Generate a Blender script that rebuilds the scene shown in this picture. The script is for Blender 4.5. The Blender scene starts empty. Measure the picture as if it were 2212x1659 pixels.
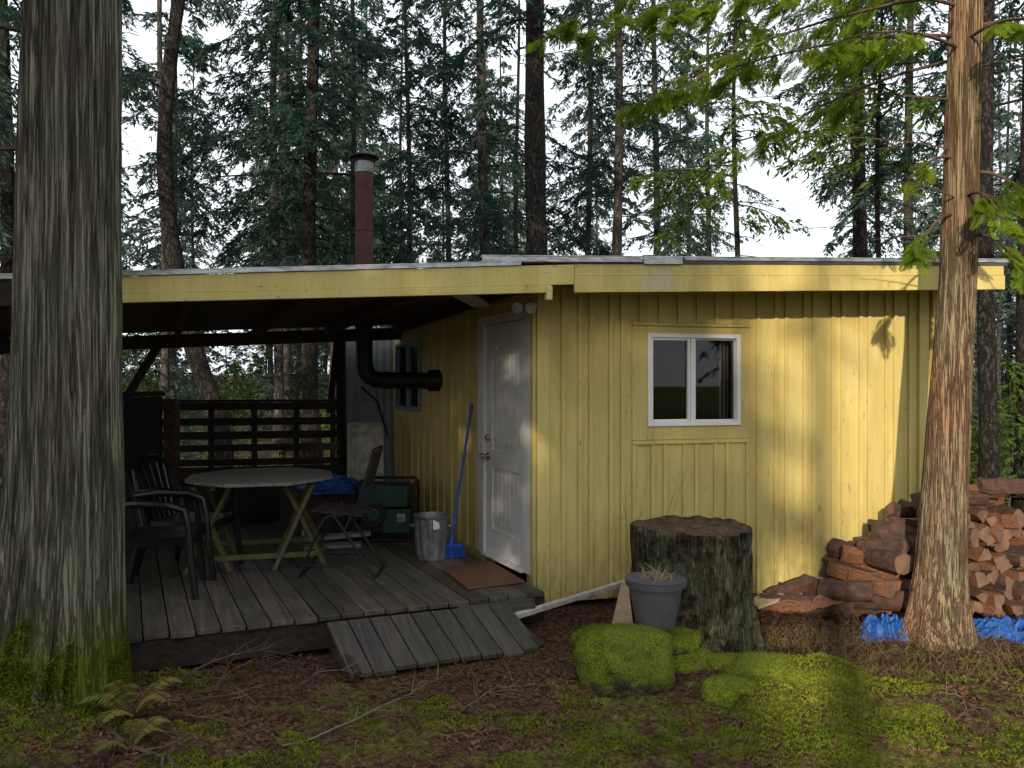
import bpy, math, random
import numpy as np
from mathutils import Vector, Matrix, noise
random.seed(7)
S=bpy.context.scene
EYE=1.75
def V(*a): return Vector(a)

# ------------------------------------------------------------------ materials
def newmat(name):
    m=bpy.data.materials.new(name); m.use_nodes=True
    nt=m.node_tree; nt.nodes.clear()
    out=nt.nodes.new('ShaderNodeOutputMaterial')
    return m,nt,out
def N(nt,t,**k):
    n=nt.nodes.new(t)
    for a,b in k.items():
        if a in n.inputs: n.inputs[a].default_value=b
        else: setattr(n,a,b)
    return n
def coords(nt,scale=(1,1,1),rot=(0,0,0),world=False):
    if world:
        tc=N(nt,'ShaderNodeNewGeometry'); o=tc.outputs['Position']
    else:
        tc=N(nt,'ShaderNodeTexCoord'); o=tc.outputs['Object']
    mp=N(nt,'ShaderNodeMapping'); mp.inputs['Scale'].default_value=scale; mp.inputs['Rotation'].default_value=rot
    nt.links.new(o,mp.inputs['Vector']); return mp.outputs['Vector']
def noiset(nt,vec,scale,detail=6,rough=.6,dist=0):
    n=N(nt,'ShaderNodeTexNoise'); n.inputs['Scale'].default_value=scale; n.inputs['Detail'].default_value=detail
    n.inputs['Roughness'].default_value=rough; n.inputs['Distortion'].default_value=dist
    nt.links.new(vec,n.inputs['Vector']); return n.outputs['Fac']
def ramp(nt,fac,stops):
    r=N(nt,'ShaderNodeValToRGB'); e=r.color_ramp.elements
    while len(e)<len(stops): e.new(.5)
    for i,(p,c) in enumerate(stops):
        e[i].position=p; e[i].color=(c[0],c[1],c[2],1) if hasattr(c,'__len__') else (c,c,c,1)
    nt.links.new(fac,r.inputs['Fac']); return r.outputs['Color']
def mix(nt,fac,a,b):
    m=N(nt,'ShaderNodeMix',data_type='RGBA')
    if isinstance(fac,(int,float)): m.inputs['Factor'].default_value=fac
    else: nt.links.new(fac,m.inputs['Factor'])
    for k,v in ((6,a),(7,b)):
        if hasattr(v,'node'): nt.links.new(v,m.inputs[k])
        else: m.inputs[k].default_value=(v[0],v[1],v[2],1)
    return m.outputs[2]
def principled(nt,out,col,rough=.8,bump=None,bstr=.5,bdist=.01,metal=0,spec=.3):
    p=N(nt,'ShaderNodeBsdfPrincipled')
    if hasattr(col,'node'): nt.links.new(col,p.inputs['Base Color'])
    else: p.inputs['Base Color'].default_value=(*col,1)
    p.inputs['Roughness'].default_value=rough; p.inputs['Metallic'].default_value=metal
    p.inputs['Specular IOR Level'].default_value=spec
    if bump is not None:
        b=N(nt,'ShaderNodeBump'); b.inputs['Strength'].default_value=bstr; b.inputs['Distance'].default_value=bdist
        nt.links.new(bump,b.inputs['Height']); nt.links.new(b.outputs[0],p.inputs['Normal'])
    nt.links.new(p.outputs[0],out.inputs['Surface']); return p
def math_(nt,op,a,b=0.0,clamp=False):
    m=N(nt,'ShaderNodeMath',operation=op); m.use_clamp=clamp
    for i,v in enumerate((a,b)):
        if hasattr(v,'node'): nt.links.new(v,m.inputs[i])
        else: m.inputs[i].default_value=v
    return m.outputs[0]
def zpos(nt):
    g=N(nt,'ShaderNodeNewGeometry'); s=N(nt,'ShaderNodeSeparateXYZ'); nt.links.new(g.outputs['Position'],s.inputs[0]); return s.outputs

def simple(name,c1,c2=None,scale=6,rough=.7,stretch=(1,1,1),bstr=.3,bdist=.004,metal=0,spec=.3,detail=6):
    m,nt,out=newmat(name)
    if c2 is None: c2=tuple(x*.7 for x in c1)
    v=coords(nt,stretch); n=noiset(nt,v,scale,detail)
    c=ramp(nt,n,[(.32,c2),(.68,c1)])
    principled(nt,out,c,rough,n,bstr,bdist,metal,spec); return m

def bark(name,dark,light,alt,moss=(0.035,0.055,0.012),moss_z=None,moss_amt=.0,sx=9,sz=1.0,altamt=.5,bd=.03,fw=.06):
    m,nt,out=newmat(name)
    n=noiset(nt,coords(nt,(sx,sx,sz),world=True),2.0,7,.6,.35)
    nb_=noiset(nt,coords(nt,(sx*2.4,sx*2.4,sz*1.4),world=True),2.0,5,.6,.2)
    v2=coords(nt,(1,1,.5),world=True); n2=noiset(nt,v2,3.1,6,.65)
    n3=noiset(nt,coords(nt,(sx*5,sx*5,sz*5),world=True),2.,5,.7)
    n4=noiset(nt,coords(nt,(1,1,1),world=True),38,4,.7)
    f1=ramp(nt,math_(nt,'ABSOLUTE',math_(nt,'SUBTRACT',n,.5)),[(.0,0),(fw*.5,.65),(fw,1)])
    f2=ramp(nt,math_(nt,'ABSOLUTE',math_(nt,'SUBTRACT',nb_,.5)),[(.0,.35),(fw*.8,1)])
    fr=math_(nt,'MULTIPLY',f1,f2)
    c=mix(nt,ramp(nt,n3,[(.32,0),(.68,1)]),tuple(a*.5+b*.5 for a,b in zip(dark,light)),light)
    a=ramp(nt,n2,[(.40,0),(.60,altamt)])
    c=mix(nt,a,c,mix(nt,n3,tuple(q*.6 for q in alt),alt))
    c=mix(nt,ramp(nt,n4,[(.45,0),(.7,.45)]),c,tuple(q*.55 for q in light))
    c=mix(nt,fr,dark,c)
    if moss_amt>0 or moss_z is not None:
        mm=ramp(nt,noiset(nt,coords(nt,world=True),9,7,.65),[(.52-moss_amt*.3,0),(.62-moss_amt*.2,1)])
        if moss_z is not None:
            z=zpos(nt)[2]
            f=math_(nt,'MULTIPLY',math_(nt,'SUBTRACT',moss_z,z),3,True)
            nn=ramp(nt,noiset(nt,coords(nt,world=True),5,6,.6),[(.36,0),(.48,1)])
            mm=math_(nt,'MULTIPLY',f,nn)
            mcol=mix(nt,n3,(0.04,0.06,0.006),(0.17,0.22,0.02))
        else:
            mcol=mix(nt,n3,tuple(x*.5 for x in moss),moss)
            mm=math_(nt,'MULTIPLY',mm,.8)
        c=mix(nt,mm,c,mcol)
    hb=math_(nt,'ADD',fr,math_(nt,'MULTIPLY',n3,.5))
    principled(nt,out,c,.92,hb,.9,bd,0,.12); return m

def foliage(name,c1,c2,trans=.35,c3=None):
    m,nt,out=newmat(name)
    oi=N(nt,'ShaderNodeObjectInfo')
    n=noiset(nt,coords(nt,world=True),1.7,4,.6)
    n2=noiset(nt,coords(nt,world=True),14,2,.5)
    f=math_(nt,'ADD',math_(nt,'MULTIPLY',n,.6),math_(nt,'MULTIPLY',n2,.4))
    f=math_(nt,'ADD',f,math_(nt,'MULTIPLY',math_(nt,'SUBTRACT',oi.outputs['Random'],.5),.2))
    st=[(.36,c1),(.6,c2)]
    if c3: st.append((.74,c3))
    c=ramp(nt,f,st)
    d=N(nt,'ShaderNodeBsdfDiffuse'); t=N(nt,'ShaderNodeBsdfTranslucent'); mx=N(nt,'ShaderNodeMixShader'); mx.inputs[0].default_value=trans
    nt.links.new(c,d.inputs[0]); nt.links.new(c,t.inputs[0]); nt.links.new(d.outputs[0],mx.inputs[1]); nt.links.new(t.outputs[0],mx.inputs[2])
    nt.links.new(mx.outputs[0],out.inputs[0]); return m

def yellow(name,flake=None):
    m,nt,out=newmat(name)
    v=coords(nt,(3,3,.6),world=True); n=noiset(nt,v,2,6,.6)
    vf=coords(nt,(60,60,4),world=True); nf=noiset(nt,vf,2,4,.6)
    c=ramp(nt,n,[(.3,(.47,.37,.125)),(.55,(.56,.455,.165)),(.75,(.60,.505,.21))])
    z=zpos(nt)[2]
    st=ramp(nt,noiset(nt,coords(nt,(14,14,.8),world=True),2,6,.65),[(.5,0),(.72,.38)])
    c=mix(nt,st,c,(.35,.27,.10))
    d=math_(nt,'MULTIPLY',math_(nt,'SUBTRACT',.8,z),.8,True)
    nd=ramp(nt,noiset(nt,coords(nt,(5,5,2),world=True),3,7,.7),[(.40,0),(.64,1)])
    c=mix(nt,math_(nt,'MULTIPLY',d,nd),c,(.20,.155,.07))
    sp=ramp(nt,noiset(nt,coords(nt,(1,1,.5),world=True),26,3,.5),[(.67,0),(.73,.55)])
    c=mix(nt,sp,c,(.22,.16,.07))
    if flake:
        g=N(nt,'ShaderNodeNewGeometry'); vd=N(nt,'ShaderNodeVectorMath',operation='DISTANCE')
        nt.links.new(g.outputs['Position'],vd.inputs[0]); vd.inputs[1].default_value=flake
        k=math_(nt,'MULTIPLY',math_(nt,'SUBTRACT',.20,vd.outputs['Value']),1.6)
        k=math_(nt,'ADD',k,math_(nt,'MULTIPLY',math_(nt,'SUBTRACT',noiset(nt,coords(nt,(1,1,2.2),world=True),16,8,.75),.5),2.6))
        near=math_(nt,'MULTIPLY',math_(nt,'SUBTRACT',.32,vd.outputs['Value']),8,True)
        k=math_(nt,'MULTIPLY',ramp(nt,k,[(.20,0),(.25,1)]),near)
        c=mix(nt,k,c,(.48,.44,.38))
        k2=ramp(nt,noiset(nt,coords(nt,(2,2,9),world=True),3,8,.75),[(.64,0),(.66,.8)])
        c=mix(nt,k2,c,(.2,.13,.07))
    principled(nt,out,c,.62,nf,.3,.003,0,.25); return m

M={}
M['yellow']=yellow('yellow_paint')
M['fascia']=yellow('yellow_fascia_paint',(1.105,5.81,2.50))
M['white']=simple('white_paint',(.68,.67,.66),(.56,.55,.53),8,.45,bstr=.1)
M['whitedirty']=simple('weathered_white_paint',(.55,.53,.49),(.28,.25,.20),14,.7,bstr=.2)
M['vinyl']=simple('white_vinyl',(.78,.78,.79),(.70,.70,.71),5,.35,bstr=.02)
M['silver']=simple('galvanised_flashing',(.62,.64,.66),(.22,.22,.23),5,.42,metal=.6,stretch=(2,2,10),bstr=.1)
M['roof']=simple('roof_sheet',(.10,.11,.12),(.05,.05,.05),5,.5,metal=.3)
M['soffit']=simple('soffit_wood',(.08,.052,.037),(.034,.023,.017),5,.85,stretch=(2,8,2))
def deckmat():
    m,nt,out=newmat('weathered_deck_boards')
    r=math.radians(26)
    g=coords(nt,(1,1,1),(0,0,-r),world=True)
    mp=N(nt,'ShaderNodeMapping'); mp.inputs['Scale'].default_value=(30,1.5,1); nt.links.new(g,mp.inputs[0])
    n=noiset(nt,mp.outputs[0],1.2,8,.65)
    n2=noiset(nt,coords(nt,world=True),2.2,6,.65)
    n4=noiset(nt,coords(nt,world=True),34,5,.7)
    c=ramp(nt,n,[(.3,(.034,.028,.024)),(.7,(.13,.11,.094))])
    c=mix(nt,ramp(nt,n2,[(.45,0),(.62,.6)]),c,(.045,.048,.024))
    c=mix(nt,ramp(nt,n4,[(.60,0),(.68,.7)]),c,(.06,.036,.024))
    oi=N(nt,'ShaderNodeAttribute'); oi.attribute_name='tint'
    c2=N(nt,'ShaderNodeMix',data_type='RGBA',blend_type='MULTIPLY'); c2.inputs[0].default_value=1
    nt.links.new(c,c2.inputs[6]); nt.links.new(oi.outputs['Fac'],c2.inputs[7])
    principled(nt,out,c2.outputs[2],.65,n,.5,.004,0,.4); return m
M['deck']=deckmat()
M['darkwood']=simple('dark_weathered_wood',(.04,.029,.022),(.015,.011,.009),8,.85,stretch=(2,2,4))
M['redwood']=simple('brown_stained_wood',(.12,.055,.033),(.045,.022,.013),8,.8,stretch=(2,2,4))
M['black']=simple('black_iron',(.018,.018,.02),(.01,.01,.01),8,.5,metal=.2)
M['plastic_black']=simple('black_plastic',(.010,.010,.012),(.007,.007,.008),8,.3,bstr=.03,spec=.4)
M['rust']=simple('rusty_flue',(.10,.042,.034),(.045,.022,.019),9,.75,stretch=(2,2,.6),metal=.2)
M['galv']=simple('galvanised_metal',(.32,.33,.33),(.15,.15,.15),12,.45,metal=.7,bstr=.05)
M['corr']=simple('pale_metal_siding',(.31,.34,.38),(.20,.23,.26),4,.5,bstr=.05,metal=.1)
M['blue']=simple('blue_plastic',(.02,.10,.45),(.012,.06,.3),8,.4,bstr=.05)
M['tarp']=simple('blue_tarpaulin',(.013,.095,.37),(.008,.045,.19),22,.5,bstr=.4,bdist=.01)
M['green']=simple('dark_green_enamel',(.005,.05,.034),(.003,.03,.022),8,.4,bstr=.03,spec=.4)
M['tabletop']=simple('weathered_grey_wood',(.25,.23,.21),(.12,.11,.10),7,.75,stretch=(2,12,2))
M['tableleg']=simple('mossy_softwood',(.13,.11,.045),(.055,.06,.022),6,.8,stretch=(3,3,3))
M['mat']=simple('coir_mat',(.17,.08,.042),(.08,.04,.025),60,.95,bstr=.8,bdist=.01)
M['pot']=simple('grey_plastic_pot',(.085,.085,.095),(.07,.07,.08),5,.5,bstr=.03)
M['soil']=simple('potting_soil',(.04,.025,.018),(.015,.01,.008),30,.95,bstr=.8,bdist=.01)
M['ply']=simple('plywood',(.36,.27,.165),(.26,.18,.11),6,.8,stretch=(2,2,8))
M['brass']=simple('satin_nickel',(.55,.48,.38),(.45,.4,.32),8,.3,metal=.9,bstr=.02)
M['curtain']=simple('pale_curtain',(.45,.42,.38),(.3,.28,.25),3,.9,stretch=(20,1,1))
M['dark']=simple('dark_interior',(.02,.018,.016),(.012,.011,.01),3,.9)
M['straw']=simple('dry_stems',(.30,.21,.13),(.17,.11,.07),4,.9)
M['twig']=simple('dead_twigs',(.12,.075,.05),(.045,.03,.022),9,.9)
M['twiggrey']=simple('lichen_twigs',(.20,.175,.13),(.075,.065,.05),9,.9)
M['wood_side']=simple('split_wood',(.24,.105,.05),(.075,.037,.026),9,.85,stretch=(3,8,8),bstr=.6,bdist=.01)
M['wood_end']=simple('wood_end_grain',(.20,.115,.075),(.085,.052,.04),9,.9,bstr=.5)
M['wood_bark']=simple('firewood_bark',(.10,.052,.037),(.032,.021,.017),16,.95,bstr=1,bdist=.02)
M['bark_left']=bark('cedar_bark_grey',(.085,.072,.056),(.34,.30,.235),(.22,.265,.15),moss_z=.66,sx=9,sz=.32,altamt=.8,fw=.05)
M['bark_right']=bark('cedar_bark_red',(.12,.064,.040),(.36,.215,.13),(.27,.28,.17),sx=13,sz=.42,altamt=.7,fw=.045,bd=.02)
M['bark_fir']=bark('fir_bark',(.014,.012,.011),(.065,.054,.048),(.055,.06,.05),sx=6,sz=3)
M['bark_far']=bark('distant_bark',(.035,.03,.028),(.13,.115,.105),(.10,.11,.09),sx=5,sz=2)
M['bark_stump']=bark('stump_bark',(.016,.012,.009),(.085,.058,.04),(.10,.105,.06),moss=(.20,.21,.115),moss_amt=.32,sx=8,sz=1.6,altamt=.6,bd=.05)
M['stumptop']=simple('rotten_cut_wood',(.12,.07,.042),(.022,.014,.01),14,.95,bstr=.8,bdist=.02)
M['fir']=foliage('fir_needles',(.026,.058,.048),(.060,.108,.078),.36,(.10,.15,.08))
M['firfar']=foliage('hazed_distant_needles',(.065,.105,.092),(.105,.155,.122),.38,(.14,.19,.12))  # paler, bluish needles: distance haze put into the colour
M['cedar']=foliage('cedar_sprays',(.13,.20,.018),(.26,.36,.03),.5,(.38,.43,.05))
M['cedardk']=foliage('cedar_sprays_shade',(.05,.085,.024),(.10,.155,.04),.4,(.16,.21,.05))  # shaded copy of the sunlit cedar_sprays; light and shade put into the colours
M['orange']=foliage('browned_sprays',(.22,.09,.03),(.32,.14,.05),.4)
M['fern']=foliage('fern_leaf',(.10,.12,.03),(.19,.18,.05),.4,(.27,.15,.06))
M['mosstuft']=foliage('moss_tufts',(.075,.10,.012),(.19,.225,.022),.3,(.30,.32,.04))
M['litter']=foliage('fallen_litter',(.065,.033,.022),(.165,.085,.052),.1,(.32,.20,.13))
M['grass']=foliage('grass_blades',(.11,.10,.03),(.20,.15,.065),.3,(.30,.21,.12))
def rockmat():
    m,nt,out=newmat('mossy_stone')
    g=N(nt,'ShaderNodeNewGeometry'); s=N(nt,'ShaderNodeSeparateXYZ'); nt.links.new(g.outputs['Normal'],s.inputs[0])
    n=noiset(nt,coords(nt,world=True),7,7,.65); n2=noiset(nt,coords(nt,world=True),70,4,.6)
    st=mix(nt,n,(.03,.026,.02),(.13,.115,.09))
    ms=mix(nt,ramp(nt,n2,[(.35,0),(.65,1)]),(.055,.08,.006),(.19,.24,.018))
    ms=mix(nt,ramp(nt,n,[(.4,0),(.7,.6)]),ms,(.12,.10,.035))
    f=math_(nt,'ADD',math_(nt,'MULTIPLY',s.outputs[2],1.3),math_(nt,'MULTIPLY',n,1.5))
    f=ramp(nt,f,[(.42,0),(.62,1)])
    principled(nt,out,mix(nt,f,st,ms),.95,math_(nt,'ADD',n2,n),.9,.02,0,.1); return m
M['rock']=rockmat()
def groundmat():
    m,nt,out=newmat('forest_floor')
    n=noiset(nt,coords(nt,world=True),1.3,6,.6,.4); n2=noiset(nt,coords(nt,world=True),30,8,.72); n3=noiset(nt,coords(nt,world=True),6,6,.65)
    soil=ramp(nt,n2,[(.3,(.020,.012,.008)),(.5,(.075,.042,.028)),(.7,(.20,.12,.08))])
    moss=ramp(nt,n2,[(.3,(.045,.045,.010)),(.52,(.12,.13,.02)),(.72,(.22,.22,.045))])
    p=zpos(nt)
    yb=math_(nt,'MULTIPLY',math_(nt,'SUBTRACT',4.5,p[1]),.14,False)
    yb=math_(nt,'MINIMUM',math_(nt,'MAXIMUM',yb,-.15),.03)
    xb=math_(nt,'MULTIPLY',math_(nt,'MINIMUM',math_(nt,'MAXIMUM',p[0],-2),1.5),.018)
    far=math_(nt,'MULTIPLY',math_(nt,'SUBTRACT',p[1],9),.03,True)
    far=math_(nt,'MINIMUM',far,.16)
    f=math_(nt,'ADD',math_(nt,'ADD',math_(nt,'MULTIPLY',n,.5),math_(nt,'MULTIPLY',n3,.5)),math_(nt,'ADD',math_(nt,'ADD',yb,xb),far))
    f=ramp(nt,f,[(.50,0),(.56,1)])
    principled(nt,out,mix(nt,f,soil,moss),.95,math_(nt,'ADD',n2,n3),1,.03,0,.1); return m
M['ground']=groundmat()
def glassmat():
    m,nt,out=newmat('window_glass')
    t=N(nt,'ShaderNodeBsdfTransparent'); t.inputs[0].default_value=(.7,.72,.7,1)
    g=N(nt,'ShaderNodeBsdfGlossy'); g.inputs['Roughness'].default_value=.02; g.inputs[0].default_value=(.6,.6,.6,1)
    f=N(nt,'ShaderNodeFresnel'); f.inputs[0].default_value=1.45
    mx=N(nt,'ShaderNodeMixShader'); nt.links.new(f.outputs[0],mx.inputs[0]); nt.links.new(t.outputs[0],mx.inputs[1]); nt.links.new(g.outputs[0],mx.inputs[2])
    nt.links.new(mx.outputs[0],out.inputs[0]); return m
M['glass']=glassmat()

# ------------------------------------------------------------------ mesh helpers
def empty(name,loc=(0,0,0)):
    o=bpy.data.objects.new(name,None); o.empty_display_size=.2; S.collection.objects.link(o); o.location=loc; return o
def setparent(o,p):
    if p is None: return
    o.parent=p; o.matrix_parent_inverse=Matrix.Translation(-Vector(p.location))
class MB:
    def __init__(s): s.v=[];s.f=[];s.m=[]
    def hexa(s,p,m=0):
        b=len(s.v); s.v+= [tuple(q) for q in p]
        for f in ((0,3,2,1),(4,5,6,7),(0,1,5,4),(1,2,6,5),(2,3,7,6),(3,0,4,7)):
            s.f.append(tuple(b+i for i in f)); s.m.append(m)
    def box(s,O,ax,ay,a,b_,c,m=0,az=None):
        O=Vector(O);ax=Vector(ax);ay=Vector(ay);az=Vector(az) if az else Vector((0,0,1))
        P=lambda i,j,k:O+ax*a[i]+ay*b_[j]+az*c[k]
        s.hexa([P(0,0,0),P(1,0,0),P(1,1,0),P(0,1,0),P(0,0,1),P(1,0,1),P(1,1,1),P(0,1,1)],m)
    def beam(s,p0,p1,w,h,m=0,up=(0,0,1)):
        p0=Vector(p0);p1=Vector(p1);d=(p1-p0);L=d.length;d.normalize()
        sd=d.cross(Vector(up)); 
        if sd.length<1e-3: sd=Vector((1,0,0))
        sd.normalize(); u=sd.cross(d)
        s.box(p0,d,sd,(0,L),(-w/2,w/2),(-h/2,h/2),m,az=u)
    def tube(s,pts,rad,n=8,m=0,cap=True):
        pts=[Vector(p) for p in pts]
        if isinstance(rad,(int,float)): rad=[rad]*len(pts)
        b=len(s.v); prev=None
        for i,p in enumerate(pts):
            d=(pts[min(i+1,len(pts)-1)]-pts[max(i-1,0)]).normalized()
            if prev is None:
                a=Vector((0,0,1)) if abs(d.z)<.9 else Vector((1,0,0)); x=d.cross(a).normalized()
            else:
                x=prev-d*prev.dot(d); x.normalize()
            prev=x; y=d.cross(x)
            for k in range(n):
                t=2*math.pi*k/n; s.v.append(tuple(p+(x*math.cos(t)+y*math.sin(t))*rad[i]))
        for i in range(len(pts)-1):
            for k in range(n):
                k2=(k+1)%n
                s.f.append((b+i*n+k,b+i*n+k2,b+(i+1)*n+k2,b+(i+1)*n+k)); s.m.append(m)
        if cap:
            s.f.append(tuple(b+k for k in range(n))[::-1]); s.m.append(m)
            s.f.append(tuple(b+(len(pts)-1)*n+k for k in range(n))); s.m.append(m)
    def build(s,name,mats,parent=None,smooth=40,bevel=0,origin=None):
        me=bpy.data.meshes.new(name)
        v=s.v
        if origin is not None:
            o=origin; v=[(a-o[0],b-o[1],c-o[2]) for a,b,c in v]
        me.from_pydata(v,[],s.f); 
        for mm in mats: me.materials.append(M[mm] if isinstance(mm,str) else mm)
        me.polygons.foreach_set('material_index',s.m)
        if smooth:
            me.polygons.foreach_set('use_smooth',[True]*len(s.f)); me.update()
            me.set_sharp_from_angle(angle=math.radians(smooth))
        me.update()
        ob=bpy.data.objects.new(name,me); S.collection.objects.link(ob)
        if origin is not None: ob.location=origin
        setparent(ob,parent)
        if bevel:
            b=ob.modifiers.new('b','BEVEL'); b.width=bevel; b.segments=2; b.limit_method='ANGLE'; b.angle_limit=math.radians(50)
        return ob
class Cards:
    def __init__(s): s.V=[];s.m=[]
    def rhomb(s,p,d,sd,l,w,m=0):
        l=np.asarray(l).reshape(-1,1);w=np.asarray(w).reshape(-1,1)
        a=p;b=p+d*l*.45+sd*w;c=p+d*l;e=p+d*l*.45-sd*w
        q=np.stack([a,b,c,e],1); s.V.append(q); s.m.append(np.full(len(q),m))
    def raw(s,q,m=0): s.V.append(q); s.m.append(np.full(len(q),m))
def merged(name,mb,cards,mats,origin=(0,0,0),parent=None):
    me=bpy.data.meshes.new(name)
    v=np.array(mb.v,dtype=float).reshape(-1,3) if mb and mb.v else np.zeros((0,3))
    nb=len(v)
    Q=np.concatenate(cards.V).reshape(-1,3) if cards and cards.V else np.zeros((0,3))
    cm=np.concatenate(cards.m) if cards and cards.m else np.zeros(0,int)
    allv=np.concatenate([v,Q])-np.array(origin)
    me.vertices.add(len(allv)); me.vertices.foreach_set('co',allv.ravel())
    fl=list(mb.f) if mb else []
    tot=[len(f) for f in fl]; idx=[i for f in fl for i in f]
    nq=len(cm)
    tot=np.array(tot+[4]*nq,dtype=int); idx=np.concatenate([np.array(idx,dtype=int),np.arange(nq*4)+nb]).astype(int)
    me.loops.add(len(idx)); me.loops.foreach_set('vertex_index',idx)
    me.polygons.add(len(tot)); st=np.concatenate([[0],np.cumsum(tot)[:-1]]).astype(int)
    me.polygons.foreach_set('loop_start',st); me.polygons.foreach_set('loop_total',tot)
    mi=np.concatenate([np.array(mb.m if mb else [],dtype=int),cm]).astype(int)
    me.polygons.foreach_set('material_index',mi)
    sm=np.concatenate([np.ones(len(fl),bool),np.zeros(nq,bool)]); me.polygons.foreach_set('use_smooth',sm)
    for mm in mats: me.materials.append(M[mm])
    me.update(calc_edges=True); me.validate()
    ob=bpy.data.objects.new(name,me); S.collection.objects.link(ob); ob.location=origin
    setparent(ob,parent); return ob
def nrm(a): return a/np.maximum(np.linalg.norm(a,axis=-1,keepdims=True),1e-9)

# ------------------------------------------------------------------ ground
def gz(x,y):
    z=.06*noise.noise(Vector((x*.45,y*.45,1.3)))+.025*noise.noise(Vector((x*1.7,y*1.7,5)))
    if abs(x)<9 and -2<y<12: z+=.032*noise.noise(Vector((x*6,y*6,2)))+.022*noise.noise(Vector((x*17,y*17,4)))
    z-=.10*max(0,min(1,(x-1.8)))*max(0,min(1,(y-5.6)*1.5))
    z+=.15*math.exp(-((x-1.72)/.40)**2-((y-4.52)/.26)**2)+.06*math.exp(-((x-3.2)/.9)**2-((y-4.3)/.25)**2)+.05*math.exp(-((x-2.2)/.3)**2-((y-4.2)/.2)**2)
    z+=.04*math.exp(-((x+1.6)/1.0)**2-((y-3.8)/.3)**2)
    z+=.16*math.exp(-((x+2.6)/.55)**2-((y-3.95)/.5)**2)
    if y>30: z+=min(3,(y-30)*.03)
    return z-.02
def axis(lo,hi,st,far):
    a=list(np.arange(lo,hi+1e-6,st)); d=st; x=hi
    while x<far: d*=1.28; x+=d; a.append(x)
    d=st; x=lo
    while x>-far: d*=1.28; x-=d; a.insert(0,x)
    return a
xs=axis(-3.6,5.2,.03,220); ys=axis(3.0,7.0,.03,220)
mb=MB()
for y in ys:
    for x in xs: mb.v.append((x,y,gz(x,y)))
nx=len(xs)
for j in range(len(ys)-1):
    for i in range(nx-1):
        a=j*nx+i; mb.f.append((a,a+1,a+nx+1,a+nx)); mb.m.append(0)
mb.build('ground',['ground'],smooth=180)

# ------------------------------------------------------------------ cabin
C=V(.19,6.13,0); a15=math.radians(15); u=V(math.cos(a15),math.sin(a15),0); nf=V(math.sin(a15),-math.cos(a15),0)
v=V(-.438,.899,0); nl=V(-.899,-.438,0)
cab=empty('yellow_cabin',tuple(C))
WT=lambda s:2.50+.032*s
w=MB()
def fw(s0,s1,z0,z1,d0=-.1,d1=0,m=0,skew=True):
    zt0=WT(s0) if z1 is None else z1; zt1=WT(s1) if z1 is None else z1
    P=lambda s,d,z:C+u*s+nf*d+V(0,0,z)
    w.hexa([P(s0,d1,z0),P(s1,d1,z0),P(s1,d0,z0),P(s0,d0,z0),P(s0,d1,zt0),P(s1,d1,zt1),P(s1,d0,zt1),P(s0,d0,zt0)],m)
WS0,WS1,WZ0,WZ1=.932,1.773,1.39,2.145
fw(0,WS0,.02,None); fw(WS1,3.75,-.12,None); fw(WS0,WS1,.02,WZ0); fw(WS0,WS1,WZ1,None)
bat=[.20,.34,.43,.60,.70]+[1.93,2.10,2.20,2.38,2.47,2.66,2.76,2.94,3.03,3.21,3.30,3.46]
for s in bat: fw(s,s+.034,.05+random.uniform(-.02,.02) if s<1.9 else -.1,None,0,.022+random.uniform(-.004,.003))
fw(3.56,3.66,-.1,None,0,.03); fw(3.69,3.75,-.1,None,0,.045)
fw(-.002,.10,.03,None,.0,.028)
fw(.80,WS0,1.28,2.20,0,.012); fw(WS1,1.86,1.28,2.20,0,.012); fw(WS0,WS1,1.28,WZ0,0,.012); fw(WS0,WS1,WZ1,2.20,0,.012)
fw(.80,1.86,2.205,2.23,0,.022)
fw(.80,1.86,1.245,1.276,0,.022)
for s in (.80,.965,1.075,1.245,1.355,1.53,1.64,1.83): fw(s,s+.03,.06,1.243,0,.021)
for s in (.86,1.03,1.20,1.37,1.54,1.71): fw(s,s+.03,2.233,None,0,.019)
w.build('front_wall',['yellow'],cab,bevel=.003)
w=MB()
def sw(s0,s1,z0,z1,d0=-.1,d1=0,m=0):
    zt=lambda s: (2.49-.03*s) if z1 is None else z1
    P=lambda s,d,z:C+v*s+nl*d+V(0,0,z)
    w.hexa([P(s1,d1,z0),P(s0,d1,z0),P(s0,d0,z0),P(s1,d0,z0),P(s1,d1,zt(s1)),P(s0,d1,zt(s0)),P(s0,d0,zt(s0)),P(s1,d0,zt(s1))],m)
sw(.003,.17,.05,None); sw(.17,.97,2.26,None); sw(.97,2.68,.05,None); sw(2.68,3.55,.05,1.42); sw(2.68,3.55,2.2,None); sw(3.55,3.8,.05,None)
sw(0,.05,.05,None,0,.03)
for k in range(13):
    s=1.16+k*.2
    if 2.55<s<3.6:
        sw(s,s+.03,.23,1.36,0,.018)
    elif s<3.75: sw(s,s+.03,.23,None,0,.018)
w.build('side_wall',['yellow'],cab,bevel=.003)
w=MB()
R0=C+u*3.75
w.box(R0,-u,-nf,(0,.1),(.1,3.5),(-.12,2.6)); w.box(C+v*3.8,u,-nf,(.1,5),(-.0,.1),(0,2.3))
w.build('rear_walls',['yellow'],cab)
w=MB(); w.box(C,u,-nf,(.15,3.6),(.15,3.3),(.1,.14)); w.box(C,u,-nf,(.05,3.6),(1.3,1.34),(.14,2.4)); w.build('dark_interior_box',['dark'],cab)  # near-black floor and backing; the unlit room's darkness is in their colour
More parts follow.
